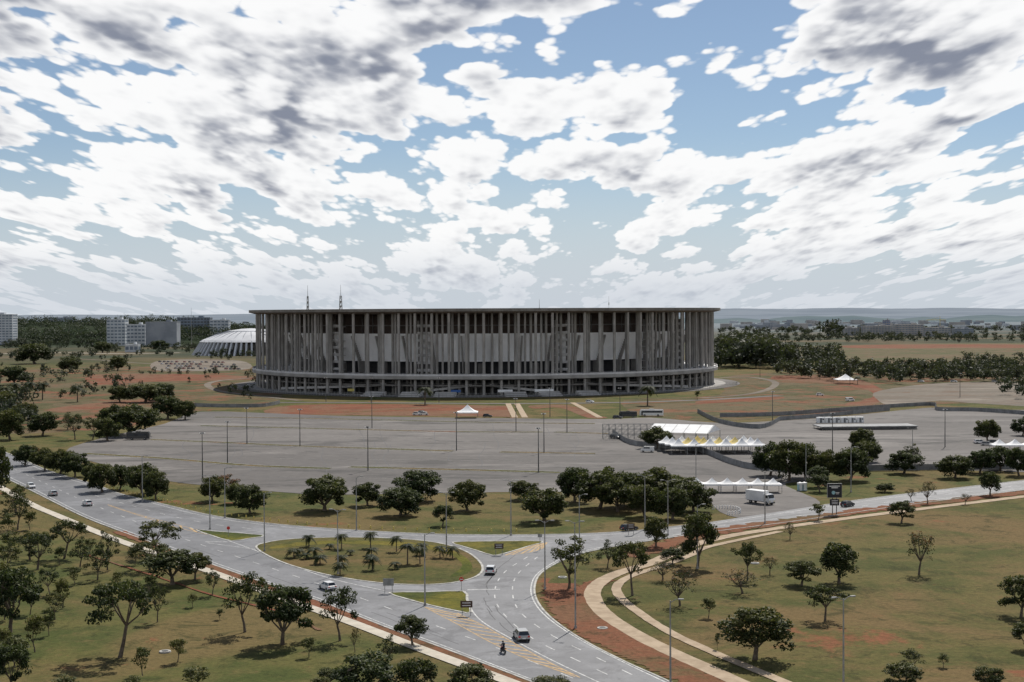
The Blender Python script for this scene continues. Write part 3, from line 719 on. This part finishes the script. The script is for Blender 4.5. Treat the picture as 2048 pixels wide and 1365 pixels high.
def mass(name,regs,seed,mats,lpt=150):
    rng=np.random.RandomState(seed); Vs=[];mi=[]
    for (u0,u1,v0,v1,cnt,h0,h1) in regs:
        for k in range(cnt):
            u=rng.uniform(u0,u1); v=rng.uniform(v0,v1); p=gp(u,v); zb=0
            h=rng.uniform(h0,h1); w=h*rng.uniform(.5,.85)
            nb=7; cs=rng.normal(size=(nb,3)); cs/=np.linalg.norm(cs,axis=1)[:,None]
            cen=np.array([p.x,p.y,zb+h*.52])+cs*np.array([w*.5,w*.5,h*.27])
            idx=rng.randint(0,nb,lpt); o=rng.normal(size=(lpt,3)); o/=np.linalg.norm(o,axis=1)[:,None]
            P=cen[idx]+o*rng.uniform(.3,1,lpt)[:,None]*np.array([w*.36,w*.36,h*.22])
            Vs.append(rand_quads(P,h*.075,rng,o*.8+np.array([0,0,.3])))
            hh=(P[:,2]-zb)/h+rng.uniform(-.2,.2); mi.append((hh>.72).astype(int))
    V=np.concatenate(Vs); M_=np.concatenate(mi); n=len(V)//4
    me=bpy.data.meshes.new(name); me.vertices.add(len(V)); me.vertices.foreach_set('co',V.astype(np.float32).ravel())
    me.loops.add(4*n); me.loops.foreach_set('vertex_index',np.arange(4*n,dtype=np.int32))
    me.polygons.add(n); me.polygons.foreach_set('loop_start',np.arange(0,4*n,4,dtype=np.int32))
    for m_ in mats: me.materials.append(m_)
    me.polygons.foreach_set('material_index',M_.astype(np.int32)); me.update(calc_edges=True); me.validate()
    link(name,me,(0,0,0))
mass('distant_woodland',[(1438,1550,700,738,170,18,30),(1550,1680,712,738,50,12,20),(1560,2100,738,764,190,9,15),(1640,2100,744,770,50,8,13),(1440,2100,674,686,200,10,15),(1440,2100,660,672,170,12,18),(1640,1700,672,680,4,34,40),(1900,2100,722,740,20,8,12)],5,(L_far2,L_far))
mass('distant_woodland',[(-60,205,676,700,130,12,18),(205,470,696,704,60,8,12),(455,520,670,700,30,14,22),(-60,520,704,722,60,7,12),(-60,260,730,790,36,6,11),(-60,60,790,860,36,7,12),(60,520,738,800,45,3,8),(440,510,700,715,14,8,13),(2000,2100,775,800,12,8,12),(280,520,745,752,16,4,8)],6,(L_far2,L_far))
rngh=np.random.RandomState(2)
def hillmass():
    mats=(L_far2,L_far); V=[];mi=[]
    for k in range(620):
        y=rngh.uniform(2450,3050); u=rngh.uniform(-60,600); x=(u-1024)/F*y
        zb=34*max(0,1-abs(y-2900)/520)*(1 if u<350 else max(.2,1-(u-350)/300))
        h=rngh.uniform(10,22); w=h*.7; lpt=70
        o=rngh.normal(size=(lpt,3)); o/=np.linalg.norm(o,axis=1)[:,None]
        P=np.array([x,y,zb+h*.5])+o*rngh.uniform(.5,1,lpt)[:,None]*np.array([w,w,h*.5])
        V.append(rand_quads(P,1.5,rngh,o)); mi.append((o[:,2]>.3).astype(int))
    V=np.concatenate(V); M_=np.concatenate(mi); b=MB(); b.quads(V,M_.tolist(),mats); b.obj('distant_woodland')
hillmass()
# ------------------------------------------------------------------ street lamps
def lamp_mesh(name,H,dbl=True):
    m=MB(); m.cyl((0,0,0),(0,0,.5),.28,.22,m_conc,8); m.cyl((0,0,0),(0,0,H),.15,.08,m_metal,8)
    for s in((-1,1) if dbl else (1,)):
        m.cyl((0,0,H-.3),(s*.7,0,H+.15),.06,.05,m_metal,6); m.cyl((s*.7,0,H+.15),(s*1.2,0,H+.22),.05,.05,m_metal,6)
        m.box((s*1.4,0,H+.2),(.7,.3,.16),m_metal)
    return m.mesh(name)
lm=lamp_mesh('lamp_a',12.4,False); lm2=lamp_mesh('lamp_b',12.4,True)
def mastlamp():
    m=MB(); m.cyl((0,0,0),(0,0,14),.2,.1,m_metald,8); m.cyl((0,0,13.8),(0,0,14.2),.5,.5,m_metald,10)
    for k in range(3):
        t=k*2.094; m.box((.7*math.cos(t),.7*math.sin(t),14),(.6,.3,.2),m_wpaint,t)
    return m.mesh('mast_lamp')
ml=mastlamp()
for u,v in((420,1060),(450,1037),(529,1104),(713,1062),(676,1150),(850,1213),(893,1105),(1022,1072),(1090,1180),(1159,1110),(1151,1258),(1290,1060),(1336,1072),(1341,1390),(1530,1048),(1687,1385),(1392,975),(1395,1138),(1612,975),(285,1005),(1702,985),(1825,935),(1150,1182)):
    link('street_lamp',lm if (u+v)%2 else lm2,gp(u,v),rt.uniform(-.4,.4))
for u,v in((455,927),(494,889),(600,893),(744,857),(913,902),(1032,864),(1088,906),(1134,866),(736,942),(405,958),(1077,946),(652,805),(742,806),(878,806),(1100,835),(1520,755),(1640,760),(1890,895),(1665,905),(1545,845),(1920,795),(1700,770),(1240,835)):
    link('light_mast',ml,gp(u,v),rt.uniform(0,6))
mb=MB()
path=smooth(G([(200,970),(240,981),(330,1003),(430,1026),(560,1044),(720,1056),(900,1063),(1050,1063)]),10)
acc=0
for i in range(len(path)-1):
    L=(path[i+1]-path[i]).length; s=0
    while s+ (2.9-acc)<=L:
        s+=2.9-acc; acc=0; p=path[i].lerp(path[i+1],s/L); mb.cyl((p.x,p.y,0),(p.x,p.y,.65),.2,.13,m_ylw,8)
    acc+=L-s
mb.obj('bollards')
# ------------------------------------------------------------------ vehicles
def wheel(m,x,y,r=.32,w=.22):
    m.cyl((x,y-w/2,r),(x,y+w/2,r),r,r,m_tire,14); s=1 if y>0 else -1
    m.cyl((x,y+s*(w/2-.01),r),(x,y+s*(w/2+.015),r),r*.55,r*.5,m_metal,10)
def extr(m,prof,hw,mat,top=None):
    a=[(x,-hw,z) for x,z in prof]; b=[(x,hw,z) for x,z in prof]
    m.face(a[::-1],mat); m.face(b,mat)
    for k in range(len(a)):
        j=(k+1)%len(a); m.face([a[k],a[j],b[j],b[k]],mat)
def car_mesh(name,pm,hatch=True):
    m=MB()
    extr(m,[(-2.0,.28),(-2.08,.5),(-2.05,.85),(-1.9,.96),(.95,.96),(1.75,.84),(2.0,.68),(2.08,.45),(2.0,.25)],.86,pm)
    xb0,xb1,xt0,xt1=(-1.92,1.0,-1.55,.3) if hatch else (-1.55,1.0,-1.0,.3)
    B=[(xb0,-.8,.955),(xb1,-.8,.955),(xb1,.8,.955),(xb0,.8,.955)]; Tt=[(xt0,-.62,1.42),(xt1,-.62,1.42),(xt1,.62,1.42),(xt0,.62,1.42)]
    for k in range(4): j=(k+1)%4; m.face([B[k],B[j],Tt[j],Tt[k]],m_glass); m.cyl(B[k],Tt[k],.055,.05,pm,5)
    for s in(-1,1): m.cyl((-.35,s*.81,.95),(-.38,s*.63,1.42),.045,.04,pm,5)
    m.box(((xt0+xt1)/2,0,1.44),(xt1-xt0+.12,1.32,.06),pm)
    for x in(-1.3,1.28):
        for y in(-.8,.8): wheel(m,x,y)
    for s in(-1,1):
        m.box((-2.07,s*.65,.78),(.06,.3,.2),m_red); m.box((2.03,s*.62,.62),(.1,.36,.14),m_wpaint); m.box((.75,s*.95,1.0),(.15,.2,.12),pm)
    m.box((-2.09,0,.55),(.04,.5,.13),m_wpaint); m.box((-2.08,0,.36),(.08,1.6,.14),m_tire); m.box((2.07,0,.36),(.08,1.5,.14),m_tire)
    return m.mesh(name)
cars={k:car_mesh('car_'+k,p,k!='grey') for k,p in paints.items()}
def car(name,kind,u,v,u2,v2,z=ROADZ+.01,s=1.0):
    p=gp(u,v); q=gp(u2,v2); a=math.atan2(q.y-p.y,q.x-p.x); link(name,cars[kind],(p.x,p.y,z),a,(s,s,s))
car('car','white',982,1148,1000,1118,s=1.05)
car('car','silver',1043,1280,1015,1245,s=1.1)
car('car','white',655,1180,560,1145)
car('car','white',62,977,120,1003); car('car','silver',106,992,60,970); car('car','white',175,1012,120,985)
car('car','dark',1695,1014,1760,1003); car('car','dark',1258,1062,1330,1055)
for u,v,k in((835,831,'white'),(847,831,'white'),(975,835,'dark'),(845,828,'silver'),(1640,792,'white'),(1235,838,'dark'),(1180,806,'white'),(1960,888,'white'),(1975,892,'silver'),(1988,889,'dark'),(1842,765,'white'),(1908,765,'white'),(1990,765,'silver')):
    car('parked_car',k,u,v,u+30,v+rt.uniform(-1,1),.06,1.1)
for r in range(4):
    for i in range(18):
        if rt.random()<.75:
            u=320+i*8.4+r*5+rt.uniform(-1,1); v=725+r*4.4+ i*.1
            p=gp(u,v); link('parked_car',cars[rt.choice(['white','silver','dark','dark','grey','red'])],(p.x,p.y,.1),R(80)+rt.uniform(-.1,.1),(1.1,)*3)
def bus_mesh(name,pm,L=11.5):
    m=MB(); h=3.3; w=1.25
    extr(m,[(-L/2,.4),(-L/2,2.9),(-L/2+.25,h),(L/2-.6,h),(L/2-.1,2.5),(L/2,1.2),(L/2,.4)],w,pm)
    m.box((-.3,0,2.2),(L-1.6,2*w+.04,.95),m_glass); m.box((L/2-.02,0,2.0),(.1,2.2,1.2),m_glass); m.box((-L/2-.01,0,2.3),(.06,2,.8),m_glass)
    n=7
    for k in range(1,n): m.box((-L/2+.6+k*(L-1.6)/n,0,2.2),(.1,2*w+.07,.95),m_black)
    for s in(-1,1): m.box((L/2-1.2,s*(w+.01),1.4),(.8,.05,2.0),m_glass); m.box((-L/2,s*.9,1),(.08,.25,.4),m_red); m.box((L/2+.0,s*.9,.8),(.08,.35,.25),m_wpaint)
    m.box((0,0,h+.12),(2.2,1.6,.24),pm)
    for x in(-L/2+2.6,L/2-2.4):
        for y in(-w+.1,w-.1): wheel(m,x,y,.5,.3)
    return m.mesh(name)
bw=bus_mesh('bus_w',paints['white']); bd=bus_mesh('bus_d',paints['dark'])
link('coach_bus',bw,gp(1303,833)+Vector((0,0,.06)),R(175)); link('coach_bus',bd,gp(1256,835)+Vector((0,0,.06)),R(175),(.75,1,.85)); link('coach_bus',bd,gp(277,880)+Vector((0,0,.06)),R(2),(.8,1,.95))
def truck():
    m=MB(); m.box((-.9,0,2.05),(5.6,2.3,2.5),m_wpaint); m.box((-.9,0,.7),(5.8,1.0,.25),m_tire)
    extr(m,[(2.05,.5),(2.05,2.5),(2.3,2.65),(3.2,2.6),(3.75,1.6),(3.85,1.3),(3.85,.5)],1.05,paints['white'])
    m.face([(3.26,-.95,2.5),(3.74,-.95,1.68),(3.74,.95,1.68),(3.26,.95,2.5)][::-1],m_glass); m.box((3.52,0,2.1),(.3,1.9,.6),m_glass)
    for s in(-1,1): m.box((2.9,s*1.06,2.0),(.9,.03,.65),m_glass); m.box((3.86,s*.8,.85),(.05,.3,.2),m_ylw)
    m.box((3.88,0,.5),(.12,2.1,.3),m_tire)
    for x in(-2.2,2.9):
        for y in(-.95,.95): wheel(m,x,y,.45,.3)
    return m.mesh('truck')
a=gp(1520,1008); link('box_truck',truck(),(a.x,a.y,.06),R(-50),(1.05,)*3)
def van():
    m=MB(); extr(m,[(-2.4,.35),(-2.45,1.9),(-2.3,2.1),(1.2,2.1),(1.9,1.2),(2.4,1.05),(2.45,.4)],.95,paints['white'])
    m.box((.2,0,1.6),(2.2,1.93,.5),m_glass); m.face([(1.27,-.85,2.03),(1.87,-.85,1.27),(1.87,.85,1.27),(1.27,.85,2.03)],m_glass); m.box((-2.44,0,1.6),(.05,1.5,.5),m_glass)
    for x in(-1.5,1.5):
        for y in(-.85,.85): wheel(m,x,y,.35,.22)
    return m.mesh('van')
vm=van(); link('van',vm,gp(1295,905)+Vector((0,0,.06)),R(170)); link('van',vm,gp(1700,803)+Vector((0,0,.06)),R(10)); car('parked_car','dark',1232,878,1250,880,.06,1.3)
# motorcycle and rider
pm=gp(1006,1308); q=gp(960,1283); ang=math.atan2(q.y-pm.y,q.x-pm.x)
m=MB()
for x in(-.68,.68):
    m.cyl((x,-.06,.31),(x,.06,.31),.31,.31,m_tire,18); m.cyl((x,-.07,.31),(x,.07,.31),.18,.18,m_metal,12)
extr(m,[(-.5,.35),(-.45,.6),(.3,.7),(.42,.45),(.1,.25),(-.3,.25)],.13,m_metald)
extr(m,[(0,.7),(.05,.95),(.4,.98),(.48,.75)],.15,paints['red']); extr(m,[(-.95,.78),(-.9,.88),(0,.84),(.02,.72),(-.5,.68)],.14,m_tire)
m.cyl((.68,0,.31),(.42,0,1.0),.045,.045,m_metal,6); m.cyl((.38,-.38,1.08),(.38,.38,1.08),.025,.025,m_metald,6); m.cyl((-.68,.1,.31),(-.1,.1,.4),.04,.04,m_metal,6)
m.box((.52,0,.95),(.14,.2,.18),m_glass); m.box((-.98,0,.8),(.06,.16,.08),m_red); m.cyl((-.85,-.16,.38),(.1,-.16,.33),.06,.04,m_metal,8)
for s in(-1,1): m.cyl((.38,s*.3,1.08),(.36,s*.36,1.25),.01,.01,m_metald,4); m.box((.36,s*.36,1.28),(.03,.12,.08),m_metald)
m.box((.68,0,.65),(.5,.12,.03),paints['red'])
m.obj('motorcycle',(pm.x,pm.y,ROADZ+.01),rz=ang)
V=[(-.25,0,.95),(-.22,0,1.15),(-.12,0,1.4),(-.06,0,1.52),(-.02,0,1.6)]; Rd=[.16,.15,.18,.07,.08]; E=[(0,1),(1,2),(2,3),(3,4)]
for s in(-1,1):
    b=len(V); V+=[(-.12,s*.2,1.42),(.08,s*.32,1.2),(.33,s*.3,1.1),(-.2,s*.12,.9),(.22,s*.2,.78),(.0,s*.2,.36),(.14,s*.2,.3)]
    Rd+=[.08,.06,.045,.12,.085,.06,.05]; E+=[(2,b),(b,b+1),(b+1,b+2),(0,b+3),(b+3,b+4),(b+4,b+5),(b+5,b+6)]
me=bpy.data.meshes.new('body'); me.from_pydata(V,E,[]); me.materials.append(m_cloth)
rider=empty('motorcyclist',(pm.x,pm.y,ROADZ+.01),ang)
o=link('body',me,(0,0,0)); o.parent=rider; sk=o.modifiers.new('skin','SKIN')
for i,r in enumerate(Rd): me.skin_vertices[0].data[i].radius=(r,r)
me.skin_vertices[0].data[0].use_root=True
o.modifiers.new('sub','SUBSURF').levels=2; o.modifiers['sub'].render_levels=2
m=MB()
pr=[(math.sin(math.pi*k/10)*.135,1.70-.15*math.cos(math.pi*k/10)) for k in range(11)]
m.lathe(pr,m_black,16); m.box((.11,0,1.7),(.07,.2,.1),m_glass); m.obj('helmet',parent=rider,smooth=True)
# ------------------------------------------------------------------ tents
def tent(m,x,y,sx,sy,ev,pk,rz=0,cm=m_canvas,zb=0):
    cs,sn=math.cos(rz),math.sin(rz)
    def w(a,b,z): return (x+a*cs-b*sn,y+a*sn+b*cs,z+zb)
    n=6; rows=[]
    for k in range(n+1):
        f=k/n; s=(1-f); z=ev+(pk-ev)*(f**1.7)
        rows.append([w(sa*sx/2*s,sb*sy/2*s,z) for sa,sb in((-1,-1),(1,-1),(1,1),(-1,1))])
    for k in range(n):
        for i in range(4):
            j=(i+1)%4; m.face([rows[k][i],rows[k][j],rows[k+1][j],rows[k+1][i]],cm)
    for i,(sa,sb) in enumerate(((-1,-1),(1,-1),(1,1),(-1,1))):
        sc,sd=((-1,-1),(1,-1),(1,1),(-1,1))[(i+1)%4]
        m.face([w(sa*sx/2,sb*sy/2,ev-.45),w(sc*sx/2,sd*sy/2,ev-.45),w(sc*sx/2,sd*sy/2,ev),w(sa*sx/2,sb*sy/2,ev)],cm)
        m.cyl(w(sa*(sx/2-.1),sb*(sy/2-.1),0),w(sa*(sx/2-.1),sb*(sy/2-.1),ev),.07,.07,m_metal,6)
for u,v,wd,h in((935,836,42,27),(1691,768,40,20)):
    p=gp(u,v); k=p.y/F; m=MB(); tent(m,0,0,wd*k,wd*k,h*k*.45,h*k); m.obj('canopy_tent',p)
p=gp(1470,985); m=MB()
for i in range(6): tent(m,(i-2.5)*4.2,-(i-2.5)*.3,4.2,4.6,2.5,4.1)
m.obj('canopy_tent_row',p)
p=gp(1436,908); m=MB()
for r in range(3):
    for i in range(6): tent(m,(i-2.5)*5.6+r*-1.5,r*5.6,5.6,5.6,3.2,5.6,0,m_canvasy if (r==1 and 0<i<5) or (r==2 and i in(2,)) else m_canvas)
m.obj('canopy_tent_row',p)
p=gp(2030,905); m=MB()
for i in range(3): tent(m,(i-1)*5.5,0,5.5,5.5,2.8,4.8)
m.obj('canopy_tent_row',p)
p=gp(1368,885); m=MB(); L=24;W=20;e=4.5;r=7.0
a=[(-L/2,-W/2,e),(L/2,-W/2,e),(L/2,0,r),(-L/2,0,r)]; b=[(-L/2,0,r),(L/2,0,r),(L/2,W/2,e),(-L/2,W/2,e)]
m.face(a,m_canvas); m.face(b,m_canvas)
for sx in(-1,1): m.face([(sx*L/2,-W/2,e),(sx*L/2,0,r),(sx*L/2,W/2,e)],m_canvas)
for i in range(6):
    for sy in(-1,1): m.cyl((-L/2+.2+i*(L-.4)/5,sy*(W/2-.2),0),(-L/2+.2+i*(L-.4)/5,sy*(W/2-.2),e),.12,.12,m_metal,6)
    m.cyl((-L/2+.2+i*(L-.4)/5,-W/2,e+.08),(-L/2+.2+i*(L-.4)/5,0,r+.08),.07,.07,m_metal,4)
m.obj('marquee_tent',p,rz=R(-22))
p=gp(1262,880); m=MB()
for i in range(10):
    for j in range(3):
        for zz in range(3):
            x=i*2.5-11;y=j*2.5
            m.cyl((x,y,zz*2),(x,y,zz*2+2),.06,.06,m_metal,4,False)
            if i<9: m.cyl((x,y,zz*2+2),(x+2.5,y,zz*2+2),.05,.05,m_metal,4,False); m.cyl((x,y,zz*2),(x+2.5,y,zz*2+2),.04,.04,m_metal,4,False)
m.obj('scaffolding',p)
def fence(name,px,h,sp=3.0,sheetm=m_fence):
    m=MB(); P=smooth(G(px),5)
    for i in range(len(P)-1):
        a,b=P[i],P[i+1]; L=(b-a).length; n=max(1,int(L/sp)); ang=math.atan2(b.y-a.y,b.x-a.x)
        for k in range(n):
            c=a.lerp(b,(k+.5)/n); m.box((c.x,c.y,h/2+.05),(L/n-.12,.06,h-.1),sheetm,ang)
            q=a.lerp(b,k/n); m.box((q.x,q.y,h/2+.1),(.12,.14,h+.2),m_metal,ang)
    m.obj(name)
fence('hoarding_fence',[(1225,868),(1262,890),(1330,897),(1400,905),(1460,928),(1520,941),(1640,945),(1800,942),(2100,938)],2.0)
fence('hoarding_fence',[(1395,826),(1440,847),(1520,858),(1560,842)],2.0)
fence('hoarding_fence',[(1440,835),(1560,832),(1700,822),(1860,812),(1875,822),(1960,824),(2100,834)],2.0)
fence('hoarding_fence',[(1560,842),(1640,836),(1780,822)],2.0)
fence('hoarding_fence',[(360,812),(420,815),(520,815),(560,808)],2.0)
m=MB(); p=gp(1730,858)
m.box((0,0,1.4),(42,13,.4),m_fence)
for i in range(15):
    for j in(-6,0,6): m.cyl((-20.5+i*2.93,j,0),(-20.5+i*2.93,j,1.3),.1,.1,m_metald,5)
m.box((0,-6.2,.7),(41,.1,.9),m_metald); m.obj('stage_platform',p,rz=R(4))
p=gp(1680,846); m=MB()
for i in range(6):
    m.box((i*3.6-9,0,1.35),(3.3,2.4,2.5),m_wpaint); m.box((i*3.6-9,-1.21,1.2),(.9,.06,2),m_fence); m.box((i*3.6-8,-1.21,1.7),(.6,.06,.6),m_glass)
m.obj('site_cabins',p,rz=R(3))
p=gp(1600,982); m=MB()
for i in range(2):
    x=i*1.3; m.box((x,0,1.15),(1.15,1.15,2.2),m_teal); m.box((x,-.59,1.1),(.8,.04,1.9),m_wpaint); tent(m,x,0,1.25,1.25,2.25,2.6,0,m_wpaint)
m.obj('portable_toilet',p,rz=.2)
p=gp(1669,1030); e=empty('advertising_totem',p)
m=MB(); 
for x in(-.5,.5): m.cyl((x,0,0),(x,0,4.2),.11,.11,m_metald,8)
m.obj('posts',parent=e)
m=MB(); m.box((0,0,6.0),(3.5,.35,3.4),m_black); m.box((0,0,3.1),(2.3,.3,1.6),m_black)
m.obj('panels',parent=e)
m=MB(); 
for x in(-1.78,1.78): m.box((x,-.02,6.0),(.06,.42,3.5),m_metal)
for z in(4.28,7.72): m.box((0,-.02,z),(3.64,.42,.06),m_metal)
for z,w in((7.1,2.6),(6.7,1.6)): m.box((0,-.2,z),(w,.05,.2),m_wpaint)
m.cyl((-.3,-.18,5.5),(-.3,-.24,5.5),.45,.45,m_teal,20); m.box((.7,-.2,5.5),(.9,.05,.14),m_wpaint); m.box((.7,-.2,5.2),(.7,.05,.1),m_wpaint)
for z in(3.5,3.1,2.75): m.box((0,-.17,z),(1.5,.05,.12),m_wpaint)
m.obj('panel_artwork',parent=e)
def sign(name,u,v,w,h,z,mat,post=2,rz=0,marks=True):
    p=gp(u,v); m=MB()
    for x in((-w*.35,w*.35) if post==2 else (0,)): m.cyl((x,.06,0),(x,.06,z+h/2),.06,.06,m_metal,6)
    m.box((0,0,z),(w,.06,h),mat)
    if marks:
        for k in range(2): m.box((0,-.04,z+h*(.2-.4*k)),(w*.7,.02,h*.1),m_wpaint)
    m.obj(name,p,rz=rz)
sign('direction_sign',998,1112,1.9,1.1,2.0,m_brown); sign('direction_sign',933,1233,2.0,1.1,2.0,m_brown); sign('direction_sign',1262,1072,1.6,1.2,2.2,m_brown)
sign('direction_sign',777,1188,1.9,1.3,2.1,m_metal,2,0,False)
sign('direction_sign',1080,1102,.9,.7,3.2,m_metal,1,0,False)
p=gp(923,1182); m=MB(); m.cyl((0,0,0),(0,0,2.4),.05,.05,m_metal,6); m.cyl((0,-.05,2.1),(0,-.09,2.1),.42,.42,m_red,8); m.box((0,-.1,2.1),(.5,.02,.14),m_wpaint); m.obj('stop_sign',p)
p=gp(457,1075); m=MB(); m.cyl((0,0,0),(0,0,2.4),.05,.05,m_metal,6); m.cyl((0,-.05,2.1),(0,-.09,2.1),.4,.4,m_red,8); m.obj('stop_sign',p)
m=MB(); pb=smooth(G([(1425,1020),(1450,1018),(1475,1021),(1480,1028),(1455,1031)]),5)
for i,q in enumerate(pb): m.cyl((q.x,q.y,0),(q.x,q.y,1.0),.12,.12,m_wpaint,6)
rib(m,pb,.12,.85,m_wpaint); m.obj('pedestrian_barrier')
# ------------------------------------------------------------------ light
SUN_AZ=R(22); SUN_EL=R(50)
sd=Vector((math.sin(SUN_AZ)*math.cos(SUN_EL),math.cos(SUN_AZ)*math.cos(SUN_EL),math.sin(SUN_EL)))
ld=bpy.data.lights.new('sun','SUN'); ld.energy=5.0; ld.angle=R(.5); ld.color=(1,.95,.875)
lo=bpy.data.objects.new('sun',ld); lo.rotation_euler=sd.to_track_quat('Z','Y').to_euler(); scene.collection.objects.link(lo)
# ------------------------------------------------------------------ world
w=bpy.data.worlds.new("World"); scene.world=w; w.use_nodes=True
try:
    w.cycles.sampling_method='MANUAL'; w.cycles.sample_map_resolution=256
except Exception: pass
for n in list(w.node_tree.nodes): w.node_tree.nodes.remove(n)
nt=NT(w.node_tree)
sky=nt.new('ShaderNodeTexSky'); sky.sky_type='NISHITA'; sky.sun_disc=False; sky.sun_elevation=SUN_EL; sky.sun_rotation=SUN_AZ; sky.altitude=1100; sky.dust_density=.3; sky.ozone_density=2.5
bg1=nt.new('ShaderNodeBackground'); nt.l.new(sky.outputs[0],bg1.inputs[0]); bg1.inputs[1].default_value=.075
tc=nt.new('ShaderNodeTexCoord'); sx=nt.new('ShaderNodeSeparateXYZ'); nt.l.new(tc.outputs['Generated'],sx.inputs[0])
x,y,zc=sx.outputs
az=nt.math('ARCTAN2',x,y)
rr=nt.math('SQRT',nt.math('ADD',nt.math('MULTIPLY',x,x),nt.math('MULTIPLY',y,y)))
t=nt.math('DIVIDE',nt.math('MAXIMUM',zc,0.0),nt.math('MAXIMUM',rr,.001))
A=nt.math('ADD',t,.085)
uu=nt.math('DIVIDE',az,A); vv=nt.math('MULTIPLY',nt.math('LOGARITHM',A,2.71828),1.9)
def field(du,dv,det=6):
    c=nt.new('ShaderNodeCombineXYZ'); nt.put(c.inputs[0],nt.math('ADD',uu,du)); nt.put(c.inputs[1],nt.math('ADD',vv,dv)); c.inputs[2].default_value=5.3
    a=nt.noise(c.outputs[0],1.7,det,.52,.0)
    vo=nt.new('ShaderNodeTexVoronoi',feature='F1'); nt.l.new(c.outputs[0],vo.inputs['Vector']); vo.inputs['Scale'].default_value=4.6
    vo.inputs['Detail'].default_value=2.0; vo.inputs['Roughness'].default_value=.5; vo.inputs['Lacunarity'].default_value=2.4
    b=nt.math('SUBTRACT',.5,vo.outputs['Distance'])
    return nt.math('ADD',a,nt.math('MULTIPLY',b,.33))
def blob(px,py,sx_,sy_,amt):
    a0=(px-1024)/F; t0=(628-py)/F
    a=nt.math('MULTIPLY',nt.math('SUBTRACT',az,a0),F/sx_); b=nt.math('MULTIPLY',nt.math('SUBTRACT',t,t0),F/sy_)
    s=nt.math('ADD',nt.math('MULTIPLY',a,a),nt.math('MULTIPLY',b,b))
    return nt.math('MULTIPLY',nt.math('EXPONENT',nt.math('MULTIPLY',s,-1.0)),amt)
def total(L):
    r=L[0]
    for q in L[1:]: r=nt.math('ADD',r,q)
    return r
gap=total([blob(1310,85,170,40,-.30),blob(1410,205,50,60,-.26),blob(930,115,90,24,-.24),blob(1510,30,80,35,-.2),blob(1240,285,110,20,-.2),blob(60,388,110,14,-.12),
  blob(1620,245,70,22,-.14),blob(1600,545,420,20,-.06),
  blob(150,90,280,85,.14),blob(650,130,240,65,.14),blob(960,10,170,24,.16),blob(1880,130,170,80,.10),blob(1120,185,180,48,.14),blob(1440,120,48,36,.2),blob(300,300,340,60,.05),blob(1800,350,300,70,.04)])
gap=nt.math('ADD',gap,nt.sm(t,.30,.6,.105,.03))
D0=nt.math('ADD',field(0,0),gap); DU=nt.math('ADD',field(.0,.17,3),gap); DS=nt.math('ADD',field(-.015,.05),gap)
alpha=nt.sm(D0,.405,.455)
thick=nt.sm(D0,.43,.68)
lit=nt.sm(nt.math('SUBTRACT',D0,DU),-.16,.16)
puff=nt.math('MULTIPLY',nt.math('SUBTRACT',D0,DS),2.6)
grey=nt.math('MULTIPLY',thick,nt.math('SUBTRACT',1.25,lit))
dk=total([blob(130,110,320,80,.30),blob(640,130,280,50,.26),blob(950,5,220,34,.34),blob(1880,110,170,60,.18),blob(250,295,300,30,.16),blob(1500,330,400,40,.08)])
grey=nt.math('ADD',grey,nt.math('MULTIPLY',dk,thick))
grey=nt.math('SUBTRACT',nt.math('ADD',grey,nt.math('MULTIPLY',thick,.06)),puff)
grey=nt.sm(grey,.0,1.4)
hz_=nt.sm(t,.008,.06)
ccol=nt.mix(grey,(1.0,1.0,1.0),(.245,.27,.34))
ccol=nt.mix(nt.math('MULTIPLY',nt.math('SUBTRACT',1.0,hz_),.78),ccol,(.60,.65,.72))
bg2=nt.new('ShaderNodeBackground'); nt.l.new(ccol,bg2.inputs[0])
back=nt.sm(y,.2,-.6,1.0,1.3)     # unseen clouds opposite the sun, front-lit, boosted to fill the shaded facade
nt.put(bg2.inputs[1],nt.math('MULTIPLY',nt.sm(t,.26,.7,.98,.36),back))  # overhead cloud out of view dimmed to deepen shadows
al=nt.math('MULTIPLY',nt.math('MULTIPLY',alpha,.98),nt.sm(t,.30,.8,1,.25))
mx=nt.new('ShaderNodeMixShader'); nt.put(mx.inputs[0],al)
hzb=nt.new('ShaderNodeBackground'); hzb.inputs[0].default_value=(.55,.61,.69,1); hzb.inputs[1].default_value=1.0
mh_=nt.new('ShaderNodeMixShader'); nt.put(mh_.inputs[0],nt.sm(t,.13,.0,.10,.92)); nt.l.new(bg1.outputs[0],mh_.inputs[1]); nt.l.new(hzb.outputs[0],mh_.inputs[2])
nt.l.new(mh_.outputs[0],mx.inputs[1]); nt.l.new(bg2.outputs[0],mx.inputs[2])
out=nt.new('ShaderNodeOutputWorld'); nt.l.new(mx.outputs[0],out.inputs[0])
print('objects',len(bpy.data.objects))
